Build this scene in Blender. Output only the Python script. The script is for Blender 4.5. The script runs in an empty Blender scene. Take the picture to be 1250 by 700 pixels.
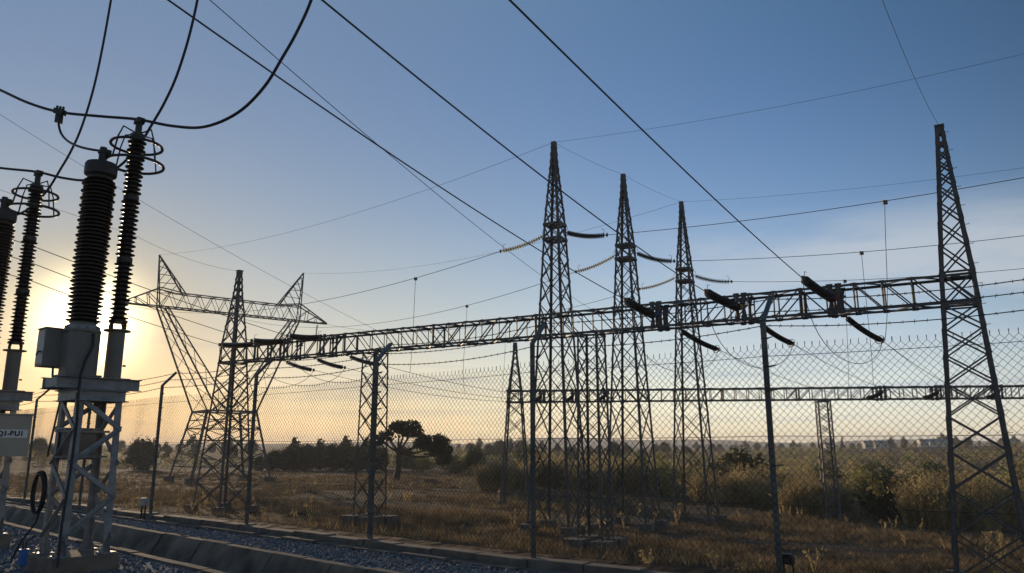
import bpy, math, random
import numpy as np
from mathutils import Vector
random.seed(7); rng = np.random.default_rng(7)
SC = bpy.context.scene; COL = SC.collection

# ------------------------------------------------------------------ camera
PITCH = math.atan(198/940); F = 940.0; HC = 4.5
cam = bpy.data.cameras.new('camera'); camo = bpy.data.objects.new('camera', cam); COL.objects.link(camo)
camo.location = (0, 0, HC); camo.rotation_euler = (math.pi/2+PITCH, 0, 0)
cam.sensor_width = 36; cam.lens = F/1250*36; cam.clip_end = 9000; cam.clip_start = 0.1
SC.camera = camo

# ------------------------------------------------------------------ sky and sun
SUN_AZ, SUN_EL = math.radians(-29.1), math.radians(8.0)      # azimuth from +Y, clockwise positive
SUND = Vector((math.sin(SUN_AZ)*math.cos(SUN_EL), math.cos(SUN_AZ)*math.cos(SUN_EL), math.sin(SUN_EL)))
world = bpy.data.worlds.new('World'); SC.world = world; world.use_nodes = True
def build_world():
    nt = world.node_tree; nt.nodes.clear(); N = nt.nodes.new; L = nt.links.new
    def vm(op, *a):
        n = N('ShaderNodeVectorMath'); n.operation = op
        for k, x in enumerate(a):
            if isinstance(x, (tuple, list, Vector)): n.inputs[k].default_value = x
            else: L(x, n.inputs[k])
        return n.outputs['Value'] if op == 'DOT_PRODUCT' else n.outputs[0]
    def ma(op, *a, clamp=False):
        n = N('ShaderNodeMath'); n.operation = op; n.use_clamp = clamp
        for k, x in enumerate(a):
            if isinstance(x, (int, float)): n.inputs[k].default_value = x
            else: L(x, n.inputs[k])
        return n.outputs[0]
    def comb(x):
        n = N('ShaderNodeCombineXYZ'); [L(x, n.inputs[k]) for k in range(3)]; return n.outputs[0]
    def mixc(mode, fac, a, b):
        n = N('ShaderNodeMixRGB'); n.blend_type = mode
        for k, x in enumerate((fac, a, b)):
            if isinstance(x, (int, float)): n.inputs[k].default_value = x
            elif isinstance(x, tuple): n.inputs[k].default_value = x
            else: L(x, n.inputs[k])
        return n.outputs[0]
    out = N('ShaderNodeOutputWorld'); bg = N('ShaderNodeBackground'); bg.inputs[1].default_value = 0.1
    sky = N('ShaderNodeTexSky'); sky.sky_type = 'NISHITA'; sky.sun_disc = False
    sky.sun_elevation = SUN_EL; sky.sun_rotation = SUN_AZ
    sky.altitude = 1500; sky.air_density = 1.0; sky.dust_density = 1.0; sky.ozone_density = 1.5
    tc = N('ShaderNodeTexCoord'); dirv = vm('NORMALIZE', tc.outputs['Generated'])
    sep = N('ShaderNodeSeparateXYZ'); L(dirv, sep.inputs[0])
    z = ma('MINIMUM', ma('MAXIMUM', sep.outputs['Z'], 0.0), .56); s0 = vm('DOT_PRODUCT', dirv, SUND); sdot = ma('MAXIMUM', s0, .38)
    # dusty evening air: the clear sky graded by height and by distance from the sun
    K = SKYK
    col = [tuple(K[c][k] for c in range(3)) for k in range(9)]
    zv, sv = comb(z), comb(sdot)
    ez = vm('MULTIPLY', vm('MULTIPLY_ADD', vm('MULTIPLY_ADD', col[3], zv, col[2]), zv, col[1]), zv)
    es = vm('MULTIPLY', vm('MULTIPLY_ADD', col[5], sv, col[4]), sv)
    ee = vm('ADD', vm('ADD', ez, es), col[0])
    ex = vm('MULTIPLY', vm('MULTIPLY_ADD', vm('MULTIPLY_ADD', col[8], sv, vm('MULTIPLY_ADD', col[7], zv, col[6])), zv, (0, 0, 0)), sv)
    ee = vm('ADD', ee, ex)
    se = N('ShaderNodeSeparateXYZ'); L(ee, se.inputs[0]); cb = N('ShaderNodeCombineXYZ')
    for k in range(3): L(ma('EXPONENT', se.outputs[k]), cb.inputs[k])
    gm = N('ShaderNodeGamma'); gm.inputs[1].default_value = .3; L(sky.outputs[0], gm.inputs[0])
    k0 = 10*.075**.3
    base = mixc('MULTIPLY', 1.0, mixc('MULTIPLY', 1.0, gm.outputs[0], cb.outputs[0]), (k0, k0, k0, 1))
    # soft cloud sheets low in the sky
    def noise(scale, sc, det, off):
        mp = N('ShaderNodeMapping'); mp.inputs['Scale'].default_value = sc; mp.inputs['Location'].default_value = off
        nz = N('ShaderNodeTexNoise'); nz.inputs['Scale'].default_value = scale; nz.inputs['Detail'].default_value = det; nz.inputs['Roughness'].default_value = .55
        L(dirv, mp.inputs[0]); L(mp.outputs[0], nz.inputs['Vector']); return nz.outputs['Fac']
    def ramp(x, *st):
        r = N('ShaderNodeValToRGB'); e = r.color_ramp.elements; e[0].position = st[0][0]; e[0].color = (*(st[0][1],)*3, 1); e[1].position = st[-1][0]; e[1].color = (*(st[-1][1],)*3, 1)
        for p, v in st[1:-1]: q = e.new(p); q.color = (v, v, v, 1)
        L(x, r.inputs[0]); return r.outputs[0]
    c1 = ma('MULTIPLY', ramp(noise(2.2, (1.5, 1.5, 7), 8, (0.3, 0, 0)), (.36, 0), (.57, 1)), ramp(sep.outputs['Z'], (.05, .15), (.15, .8), (.235, .75), (.29, 0)))
    right = ramp(sep.outputs['X'], (.02, .12), (.42, 1))
    c1 = ma('MULTIPLY', ma('MULTIPLY', c1, right), .95)
    base = mixc('MIX', c1, base, (5.6, 6.1, 6.6, 1))
    c2 = ma('MULTIPLY', ramp(noise(2.6, (1.2, 1.2, 20), 6, (0, .4, .2)), (.50, 0), (.70, 1)), ramp(sep.outputs['Z'], (.0, .8), (.09, 1), (.16, 0)))
    base = mixc('MULTIPLY', ma('MULTIPLY', c2, .8), base, (.70, .74, .88, 1))
    near = ma('POWER', ma('MAXIMUM', s0, 0.0), 150.0)
    last = mixc('MULTIPLY', ma('MULTIPLY', near, .75), base, (.90, .72, .45, 1))
    for power, c, amt in GLOW:
        pw = ma('POWER', ma('MAXIMUM', s0, 0.0), float(power))
        last = mixc('ADD', 1.0, last, mixc('MULTIPLY', 1.0, pw, (c[0]*amt*10, c[1]*amt*10, c[2]*amt*10, 1)))
    L(last, bg.inputs[0]); L(bg.outputs[0], out.inputs['Surface'])
SKYK = [[-0.6958, -7.8782, -3.1979, 12.9829, 4.1718, -3.1606, 1.1596, -2.0193, 3.3457], [-1.1408, -5.3782, -1.5972, 9.7869, 5.2621, -4.1842, 0.4104, -4.0043, 3.7792], [-1.6955, -3.0151, -1.1795, 6.5264, 6.6912, -5.712, 0.499, -6.2874, 4.973]]
GLOW = ((9000, (1, .93, .75), 6.0), (950, (1, .86, .52), 3.4), (170, (1, .50, .10), .10))
build_world()
sun = bpy.data.lights.new('sun', 'SUN'); sun.energy = 3.4; sun.angle = math.radians(.6); sun.color = (1, .74, .47)
suno = bpy.data.objects.new('sun', sun); COL.objects.link(suno); suno.rotation_euler = (-SUND).to_track_quat('-Z', 'Y').to_euler()
vs = SC.view_settings; vs.view_transform = 'Standard'; vs.look = 'None'; vs.exposure = 0.0; vs.gamma = 1; vs.use_curve_mapping = False

# ------------------------------------------------------------------ helpers
V = Vector
def ray(px, py):
    u = (px-625)/F; v = (350-py)/F
    return V((u, math.cos(PITCH)-v*math.sin(PITCH), math.sin(PITCH)+v*math.cos(PITCH)))
def at(px, py, y):                       # a point at real distance y
    d = ray(px, py); return V((0, 0, HC)) + d*(y/d.y)
def atz(px, py, z):
    d = ray(px, py); return V((0, 0, HC)) + d*((z-HC)/d.z)

class MB:
    def __init__(s): s.v = []; s.f = []
    def add(s, vs_, fs):
        o = len(s.v); s.v += [tuple(v) for v in vs_]; s.f += [tuple(i+o for i in f) for f in fs]
    def prism(s, p, q, prof, a, b):      # extrude 2-D profile from p to q in axes a, b
        n = len(prof); vv = [p+a*x+b*y for x, y in prof]+[q+a*x+b*y for x, y in prof]
        s.add(vv, [(i, (i+1) % n, n+(i+1) % n, n+i) for i in range(n)]+[tuple(range(n-1, -1, -1)), tuple(range(n, 2*n))])
    def frame(s, p, q, up=None):
        d = (q-p).normalized(); up = up or V((0, 0, 1))
        if abs(d.dot(up)) > .97: up = V((1, 0.2, 0)).normalized()
        a = d.cross(up).normalized(); return a, a.cross(d).normalized()
    def bar(s, p, q, w, h=None, up=None):
        p, q = V(p), V(q); a, b = s.frame(p, q, up); h = h or w
        s.prism(p, q, [(-w/2, -h/2), (w/2, -h/2), (w/2, h/2), (-w/2, h/2)], a, b)
    def angle(s, p, q, w, t, a, b):      # steel angle with its corner on the axis
        s.prism(V(p), V(q), [(0, 0), (w, 0), (w, t), (t, t), (t, w), (0, w)], a, b)
    def ang(s, p, q, w, t=None):         # steel angle, any roll
        p, q = V(p), V(q); a, b = s.frame(p, q); t = t or w*.16
        s.prism(p-a*w*.3-b*w*.3, q-a*w*.3-b*w*.3, [(0, 0), (w, 0), (w, t), (t, t), (t, w), (0, w)], a, b)
    def box(s, c, ex, ey, ez):           # half vectors
        c = V(c); vv = [c+ex*i+ey*j+ez*k for k in (-1, 1) for j in (-1, 1) for i in (-1, 1)]
        s.add(vv, [(0, 2, 3, 1), (4, 5, 7, 6), (0, 1, 5, 4), (2, 6, 7, 3), (0, 4, 6, 2), (1, 3, 7, 5)])
    def tube(s, pts, r, n=6, cap=True):
        pts = [V(p) for p in pts]; m = len(pts); vv = []; a = None
        for i, p in enumerate(pts):
            d = (pts[min(i+1, m-1)]-pts[max(i-1, 0)]).normalized()
            if a is None: a, b = s.frame(p, p+d)
            else:
                a = (a-d*a.dot(d)).normalized(); b = a.cross(d)
            rr = r[i] if isinstance(r, (list, tuple)) else r
            vv += [p+(a*math.cos(2*math.pi*k/n)+b*math.sin(2*math.pi*k/n))*rr for k in range(n)]
        fs = [(i*n+k, i*n+(k+1) % n, (i+1)*n+(k+1) % n, (i+1)*n+k) for i in range(m-1) for k in range(n)]
        if cap: fs += [tuple(range(n-1, -1, -1)), tuple((m-1)*n+k for k in range(n))]
        s.add(vv, fs)
    def lathe(s, base, prof, n=24, axis=V((0, 0, 1))):   # profile of (radius, height)
        axis = V(axis).normalized(); a, b = s.frame(V(base), V(base)+axis); vv = []
        for r, h in prof: vv += [V(base)+axis*h+(a*math.cos(2*math.pi*k/n)+b*math.sin(2*math.pi*k/n))*r for k in range(n)]
        m = len(prof)
        s.add(vv, [(i*n+k, (i+1)*n+k, (i+1)*n+(k+1) % n, i*n+(k+1) % n) for i in range(m-1) for k in range(n)]
              + [tuple(range(n)), tuple((m-1)*n+k for k in range(n-1, -1, -1))])
    def torus(s, c, R, r, ax, ay, n=36, m=8):
        pts = [V(c)+ax*R*math.cos(2*math.pi*i/n)+ay*R*math.sin(2*math.pi*i/n) for i in range(n)]
        vv = []; up = ax.cross(ay).normalized()
        for p in pts:
            o = (p-V(c)).normalized()
            vv += [p+(o*math.cos(2*math.pi*k/m)+up*math.sin(2*math.pi*k/m))*r for k in range(m)]
        s.add(vv, [(i*m+k, ((i+1) % n)*m+k, ((i+1) % n)*m+(k+1) % m, i*m+(k+1) % m) for i in range(n) for k in range(m)])
    def build(s, name, mat, parent=None, origin=None, smooth=False, bevel=0):
        o_ = V(origin) if origin is not None else (wloc(parent) if parent else V((0, 0, 0)))
        me = bpy.data.meshes.new(name); me.from_pydata([(x-o_.x, y-o_.y, z-o_.z) for x, y, z in s.v], [], s.f); me.update()
        return finish(name, me, mat, parent, o_, smooth, bevel)
def wloc(o):
    l = V(o.location)
    while o.parent: o = o.parent; l += V(o.location)
    return l
def finish(name, me, mat, parent, o_, smooth=False, bevel=0):
    import bmesh
    if len(me.polygons) < 60000:
        bm = bmesh.new(); bm.from_mesh(me); bmesh.ops.recalc_face_normals(bm, faces=bm.faces); bm.to_mesh(me); bm.free()
    me.materials.append(mat)
    if smooth:
        for p in me.polygons: p.use_smooth = True
        try: me.set_sharp_from_angle(angle=math.radians(42))
        except Exception: pass
    ob = bpy.data.objects.new(name, me); COL.objects.link(ob)
    if parent: ob.parent = parent; ob.location = o_-wloc(parent)
    else: ob.location = o_
    if bevel:
        b = ob.modifiers.new('bevel', 'BEVEL'); b.width = bevel; b.segments = 2; b.limit_method = 'ANGLE'
    return ob
def mesh_np(name, verts, faces, mat, parent=None, origin=(0, 0, 0)):
    verts = np.asarray(verts, np.float32)-np.asarray(origin, np.float32); faces = np.asarray(faces, np.int32); k = faces.shape[1]
    me = bpy.data.meshes.new(name); me.vertices.add(len(verts)); me.vertices.foreach_set('co', verts.ravel())
    me.loops.add(faces.size); me.loops.foreach_set('vertex_index', faces.ravel())
    me.polygons.add(len(faces)); me.polygons.foreach_set('loop_start', np.arange(0, faces.size, k, dtype=np.int32))
    me.update(calc_edges=True); me.materials.append(mat)
    ob = bpy.data.objects.new(name, me); COL.objects.link(ob); ob.location = origin
    if parent: ob.parent = parent; ob.location = V(origin)-wloc(parent)
    return ob
def tag(o, label=None, cat=None, group=None, kind=None):
    if label: o['label'] = label
    if cat: o['category'] = cat
    if group: o['group'] = group
    if kind: o['kind'] = kind
    return o
def thing(name, label, cat, loc=(0, 0, 0), group=None):
    o = bpy.data.objects.new(name, None); COL.objects.link(o); o.location = loc; o.empty_display_size = .3
    return tag(o, label, cat, group)
def copy_tree(o, parent=None):
    c = o.copy(); COL.objects.link(c); c.parent = parent
    for ch in [x for x in bpy.data.objects if x.parent == o]: copy_tree(ch, c)
    return c

# ------------------------------------------------------------------ materials
def mat(name, base, rough=.6, metal=0., var=.15, scale=6., bump=0., bscale=40., tint=None, transl=0., spec=.4, ramp=(.3, .7)):
    m = bpy.data.materials.new(name); m.use_nodes = True; nt = m.node_tree; N = nt.nodes.new; L = nt.links.new
    p = nt.nodes['Principled BSDF']; out = nt.nodes['Material Output']
    p.inputs['Roughness'].default_value = rough; p.inputs['Metallic'].default_value = metal
    p.inputs['Specular IOR Level'].default_value = spec
    tc = N('ShaderNodeTexCoord'); nz = N('ShaderNodeTexNoise'); nz.inputs['Scale'].default_value = scale; nz.inputs['Detail'].default_value = 6
    L(tc.outputs['Object'], nz.inputs['Vector'])
    cr = N('ShaderNodeValToRGB'); e = cr.color_ramp.elements; e[0].position, e[1].position = ramp
    t = tint or tuple(c*(1+var) for c in base)
    e[0].color = (*[max(0, c*(1-var)) for c in base], 1); e[1].color = (*t, 1)
    L(nz.outputs['Fac'], cr.inputs[0]); L(cr.outputs[0], p.inputs['Base Color'])
    if bump:
        n2 = N('ShaderNodeTexNoise'); n2.inputs['Scale'].default_value = bscale; n2.inputs['Detail'].default_value = 5; L(tc.outputs['Object'], n2.inputs['Vector'])
        b = N('ShaderNodeBump'); b.inputs['Strength'].default_value = bump; b.inputs['Distance'].default_value = .02; L(n2.outputs['Fac'], b.inputs['Height']); L(b.outputs[0], p.inputs['Normal'])
    if transl:
        t_ = N('ShaderNodeBsdfTranslucent'); L(cr.outputs[0], t_.inputs[0]); mx = N('ShaderNodeMixShader'); mx.inputs[0].default_value = transl
        L(p.outputs[0], mx.inputs[1]); L(t_.outputs[0], mx.inputs[2]); L(mx.outputs[0], out.inputs['Surface'])
    return m
M = dict(
    steel=mat('galvanised_steel', (.12, .12, .124), .6, .1, .28, 2.2, .2, 25, tint=(.15, .125, .105), ramp=(.4, .75)),
    steelfar=mat('weathered_galvanised_steel', (.135, .13, .125), .6, .15, .25, 2.),
    steelnear=mat('dull_zinc_steel', (.27, .268, .265), .55, .15, .25, 9., .2, 60),
    post=mat('grey_green_painted_steel', (.085, .098, .098), .55, .0, .25, 5., .2, 50, tint=(.14, .14, .125)),
    meshw=mat('galvanised_wire', (.085, .08, .07), .6, .1, .2, 4.),
    porcelain=mat('brown_porcelain', (.03, .018, .013), .38, 0, .25, 8., spec=.3),
    disc=mat('dark_glazed_discs', (.03, .024, .022), .3, 0, .2, 8.),
    glass=mat('toughened_glass_discs', (.72, .67, .46), .2, 0, .1, 8., transl=.7),
    cable=mat('black_cable', (.022, .022, .024), .55, 0, .2, 9.),
    wire=mat('aluminium_conductor', (.05, .05, .052), .6, .1, .15, 5.),
    concrete=mat('concrete', (.155, .125, .10), .9, 0, .35, 3.5, .4, 45),
    drainc=mat('stained_drain_concrete', (.15, .115, .085), .9, 0, .5, 2.2, .5, 30, tint=(.27, .22, .17)),
    tank=mat('pale_grey_paint', (.20, .175, .15), .6, .0, .12, 4., .1, 80),
    cap=mat('weathered_dark_cap', (.055, .047, .04), .55, .1, .2, 7.),
    board=mat('beige_painted_board', (.42, .37, .30), .6, 0, .06, 4.),
    white=mat('white_plate', (.75, .75, .72), .5, 0, .03, 4.),
    ink=mat('black_lettering', (.02, .02, .02), .6),
    blue=mat('blue_plastic_pipe', (.03, .14, .42), .45, 0, .12, 12.),
    black=mat('black_housing', (.015, .015, .016), .5),
    lampgrey=mat('grey_lamp_housing', (.35, .34, .32), .5),
    red=mat('red_phase_paint', (.45, .03, .03), .5), yellow=mat('ochre_phase_paint', (.50, .28, .04), .5), bluep=mat('blue_phase_paint', (.05, .08, .3), .5),
    bark=mat('bark', (.07, .05, .035), .9, 0, .3, 3., .5, 12),
    leaf=mat('acacia_leaf', (.045, .055, .022), .7, 0, .3, .6, transl=.25),
    dbush=mat('dark_bush_leaf', (.075, .09, .035), .7, 0, .35, .6, transl=.45),
    bush=mat('bush_leaf', (.13, .14, .055), .7, 0, .35, .5, transl=.55),
    olive=mat('dry_olive_leaf', (.32, .285, .115), .7, 0, .4, .5, transl=.6),
    reed=mat('dry_reed', (.40, .31, .15), .75, 0, .35, .8, transl=.55),
    grass=mat('dry_grass', (.20, .14, .075), .8, 0, .55, 1.1, tint=(.38, .275, .15), transl=.40, ramp=(.38, .66)),
    farleaf=mat('far_tree_leaf', (.06, .07, .035), .8, 0, .3, .3, transl=.2),
    plaster=mat('pale_plaster', (.62, .58, .50), .8, 0, .06, 2.), roof=mat('tin_roof', (.30, .26, .24), .5, .2, .1, 2.), pane=mat('dark_window', (.03, .03, .035), .2),
    soil=mat('red_soil_mound', (.16, .075, .04), .95, 0, .25, 2., .6, 9),
)
def ground_mat():
    m = bpy.data.materials.new('dry_field'); m.use_nodes = True; nt = m.node_tree; N = nt.nodes.new; L = nt.links.new
    p = nt.nodes['Principled BSDF']; p.inputs['Roughness'].default_value = .95; p.inputs['Specular IOR Level'].default_value = .1
    tc = N('ShaderNodeTexCoord')
    def noise(s, d=6, sc=None):
        n = N('ShaderNodeTexNoise'); n.inputs['Scale'].default_value = s; n.inputs['Detail'].default_value = d
        if sc:
            mp = N('ShaderNodeMapping'); mp.inputs['Scale'].default_value = sc; L(tc.outputs['Object'], mp.inputs[0]); L(mp.outputs[0], n.inputs['Vector'])
        else: L(tc.outputs['Object'], n.inputs['Vector'])
        return n
    def ramp(n, a, b, c0, c1):
        r = N('ShaderNodeValToRGB'); r.color_ramp.elements[0].position = a; r.color_ramp.elements[1].position = b
        r.color_ramp.elements[0].color = (*c0, 1); r.color_ramp.elements[1].color = (*c1, 1); L(n.outputs['Fac'], r.inputs[0]); return r
    a = ramp(noise(1.4, 8), .3, .7, (.075, .046, .030), (.18, .112, .066))
    b = ramp(noise(.09, 5, (.6, 1.6, 1)), .45, .62, (0, 0, 0), (1, 1, 1))     # burnt / bare strips
    mx = N('ShaderNodeMixRGB'); mx.inputs[2].default_value = (.045, .03, .022, 1); L(b.outputs[0], mx.inputs[0]); L(a.outputs[0], mx.inputs[1])
    c = ramp(noise(.012, 3), .45, .6, (0, 0, 0), (1, 1, 1))                     # far plots: reddish plough and green scrub
    d = ramp(noise(.02, 4), .4, .6, (.15, .08, .05), (.08, .085, .045))
    mx2 = N('ShaderNodeMixRGB'); L(c.outputs[0], mx2.inputs[0]); L(mx.outputs[0], mx2.inputs[1]); L(d.outputs[0], mx2.inputs[2])
    L(mx2.outputs[0], p.inputs['Base Color'])
    bp = N('ShaderNodeBump'); bp.inputs['Strength'].default_value = .8; bp.inputs['Distance'].default_value = .15; L(noise(2.5, 8).outputs['Fac'], bp.inputs['Height']); L(bp.outputs[0], p.inputs['Normal'])
    return m
M['field'] = ground_mat()
def gravel_mat(name, k=1.):
    m = bpy.data.materials.new(name); m.use_nodes = True; nt = m.node_tree; N = nt.nodes.new; L = nt.links.new
    p = nt.nodes['Principled BSDF']; p.inputs['Roughness'].default_value = .92; p.inputs['Specular IOR Level'].default_value = .15
    tc = N('ShaderNodeTexCoord'); vo = N('ShaderNodeTexVoronoi'); vo.inputs['Scale'].default_value = 22; L(tc.outputs['Object'], vo.inputs['Vector'])
    cr = N('ShaderNodeValToRGB'); cr.color_ramp.elements[0].color = (.095*k, .103*k, .118*k, 1); cr.color_ramp.elements[1].color = (.25*k, .262*k, .285*k, 1)
    sp = N('ShaderNodeSeparateColor'); L(vo.outputs['Color'], sp.inputs[0]); L(sp.outputs[0], cr.inputs[0]); L(cr.outputs[0], p.inputs['Base Color'])
    b = N('ShaderNodeBump'); b.inputs['Strength'].default_value = 1; b.inputs['Distance'].default_value = .03; b.invert = True; L(vo.outputs['Distance'], b.inputs['Height']); L(b.outputs[0], p.inputs['Normal'])
    return m
M['gravel'] = gravel_mat('crushed_stone', 1.2); M['stone'] = gravel_mat('loose_stone', 1.25)

# ------------------------------------------------------------------ terrain
def sstep(a, b, x): t = np.clip((x-a)/(b-a), 0, 1); return t*t*(3-2*t)
def zt(x, y):
    x = np.asarray(x, float); y = np.asarray(y, float); r = np.hypot(x, y)
    near = np.clip(.3-.035*x, -1.1, .9)
    near = near*(1-.6*sstep(80, 200, r))
    und = .10*np.sin(x*.21+1)*np.sin(y*.17)+.05*np.sin(x*.6+y*.45)
    right = sstep(.25, .6, x/np.maximum(y, 1))*(y > 0)
    far = sstep(130, 420, r)*(2.2+4.0*right)+sstep(600, 1500, r)*2.0
    return near+und*np.exp(-r/300)*np.minimum(1, r/20)+far+sstep(150, 400, r)*.8*np.sin(x*.013)*np.cos(y*.011+.5)
def zt1(x, y): return float(zt(x, y))
def build_terrain():
    rs = np.concatenate([[.0], np.geomspace(2, 3300, 190)]); na = 300; th = np.linspace(0, 2*np.pi, na, endpoint=False)
    R, T = np.meshgrid(rs, th, indexing='ij'); X = R*np.sin(T); Y = R*np.cos(T); Z = zt(X, Y)
    v = np.stack([X, Y, Z], -1).reshape(-1, 3); i, j = np.meshgrid(np.arange(len(rs)-1), np.arange(na), indexing='ij')
    f = np.stack([i*na+j, i*na+(j+1) % na, (i+1)*na+(j+1) % na, (i+1)*na+j], -1).reshape(-1, 4)
    o = mesh_np('ground', v, f, M['field']); tag(o, kind='structure')
    for p in o.data.polygons: p.use_smooth = True
build_terrain()
def build_hills():
    n = 260
    for (R, base, amp, ph) in ((2300, 18, 12, 0.3), (1350, 9, 5, 2.1)):
        vv = []; ff = []; a = np.linspace(-1.2, 1.2, n)
        for k, t in enumerate(a):
            h = base+amp*(math.sin(t*5+ph)+.5*math.sin(t*13+ph*2)+.25*math.sin(t*31))+ (6*max(0, math.cos((t+.5)*2)) if R > 2000 else 0)
            h += random.uniform(-.5, .5)
            for rr, hh in ((R-260, -2), (R-120, h*.55), (R, h), (R+150, h*.6), (R+300, -2)): vv.append((rr*math.sin(t), rr*math.cos(t), hh))
        for k in range(n-1):
            for q in range(4): ff.append((k*5+q, (k+1)*5+q, (k+1)*5+q+1, k*5+q+1))
        o = mesh_np('hills', vv, ff, M['hill']); tag(o, kind='structure')
M['hill'] = mat('wooded_hill', (.045, .055, .035), .95, 0, .4, .03)
build_hills()

# the raised gravel pad: d runs along the drain, n across it towards the field
D = V((.725, -.689, 0)).normalized(); NN = V((.689, .725, 0)).normalized()
def dn(s, n, z): return D*s+NN*n+V((0, 0, z))
Z0 = 3.0
FENCE = [V(p) for p in [(-18.5, 28.0, Z0-.10), (-15.4, 25.2, Z0-.10), (-12.1, 22.35, Z0-.10), (-8.8, 19.5, Z0-.10), (-5.5, 16.65, Z0-.10), (-2.45, 14.0, Z0-.10), (.32, 11.55, Z0-.10), (3.16, 9.55, Z0-.10), (6.1, 7.7, Z0-.10), (9.0, 5.8, Z0-.10)]]
FD = (FENCE[-1]-FENCE[0]).normalized(); FN = V((-FD.y, FD.x, 0))     # FN points out to the field
def to_dn(p): return p.dot(D), p.dot(NN)
N1, N2 = 4.74, 6.09                      # drain lips
def quad(mb, a, b, c, d): mb.add([a, b, c, d], [(0, 1, 2, 3)])
SA, SB = -48., 40.
def pad():
    g1 = MB(); quad(g1, dn(SA, -30, Z0), dn(SB, -30, Z0), dn(SB, N1-.10, Z0), dn(SA, N1-.10, Z0))
    # strip between drain and fence kerb, and beyond it the crest and the slope down to the field
    kin = [p-FN*.30-V((0, 0, .10)) for p in FENCE]; kin = [kin[0]-FD*12]+kin+[kin[-1]+FD*16]
    crest = [p+FN*.75 for p in FENCE]; crest = [crest[0]-FD*12]+crest+[crest[-1]+FD*16]
    e = MB()
    for i in range(len(kin)-1):
        a, b = kin[i], kin[i+1]; sa, sb = to_dn(a)[0], to_dn(b)[0]
        quad(g1, dn(sa, N2+.10, Z0), dn(sb, N2+.10, Z0), b, a)
        c0, c1 = crest[i], crest[i+1]; quad(e, a, b, c1+V((0, 0, .02)), c0+V((0, 0, .02)))
        t0, t1 = c0+FN*5.2, c1+FN*5.2; t0.z = t1.z = -1.6
        quad(e, c0+V((0, 0, .02)), c1+V((0, 0, .02)), t1, t0)
    tag(g1.build('gravel_yard', M['gravel']), kind='structure')
    tag(e.build('embankment', M['field']), kind='structure')
pad()
def drain():
    m = MB(); b = .45
    prof = [(N1-.10, 0.0), (N1-.10, .035), (N1+.03, .035), (N1+.30, -b), (N2-.34, -b), (N2-.03, .035), (N2+.10, .035), (N2+.10, -.02)]
    ss = np.arange(SA, SB, .75)
    for i in range(len(ss)-1):
        j = random.uniform(-.012, .012); gap = .012
        for k in range(len(prof)-1):
            (n0, z0), (n1, z1) = prof[k], prof[k+1]
            quad(m, dn(ss[i]+gap, n0+j, Z0+z0+j*.5), dn(ss[i+1], n0+j, Z0+z0+j*.5), dn(ss[i+1], n1+j, Z0+z1+j*.5), dn(ss[i]+gap, n1+j, Z0+z1+j*.5))
    u = MB()                              # bed under the open joints
    quad(u, dn(SA, N1+.28, Z0-b-.01), dn(SB, N1+.28, Z0-b-.01), dn(SB, N2-.32, Z0-b-.01), dn(SA, N2-.32, Z0-b-.01))
    quad(u, dn(SA, N1, Z0+.005), dn(SB, N1, Z0+.005), dn(SB, N1+.28, Z0-b-.01), dn(SA, N1+.28, Z0-b-.01))
    quad(u, dn(SA, N2-.32, Z0-b-.01), dn(SB, N2-.32, Z0-b-.01), dn(SB, N2+.02, Z0+.005), dn(SA, N2+.02, Z0+.005))
    m.v += [];
    o = len(m.v); m.v += u.v; m.f += [tuple(i+o for i in f) for f in u.f]
    tag(m.build('drain_channel', M['drainc']), kind='structure')
drain()
def kerb():
    m = MB()
    path = [FENCE[0]-FD*6]+FENCE+[FENCE[-1]+FD*3]
    for i in range(len(path)-1):
        a, b = path[i], path[i+1]; d = (b-a).normalized(); n = V((-d.y, d.x, 0)); L_ = (b-a).length; t = 0
        while t < L_-.02:
            l = min(random.uniform(.75, 1.1), L_-t); c = a+d*(t+l/2); jz = random.uniform(-.02, .02); jn = random.uniform(-.02, .02)
            m.box(c+n*(-.04+jn)+V((0, 0, -.05+jz)), d*(l/2-.008), n*.13, V((0, 0, .11)))
            t += l
        t = 0
        while t < L_-.02:                 # lower course, set forward
            l = min(random.uniform(.9, 1.3), L_-t); c = a+d*(t+l/2); jz = random.uniform(-.015, .015)
            m.box(c-n*(.30+random.uniform(-.015, .015))+V((0, 0, -.10+jz)), d*(l/2-.008), n*.115, V((0, 0, .075)))
            t += l
    o = m.build('kerb', M['concrete'], bevel=.012); tag(o, kind='structure')
kerb()

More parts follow.
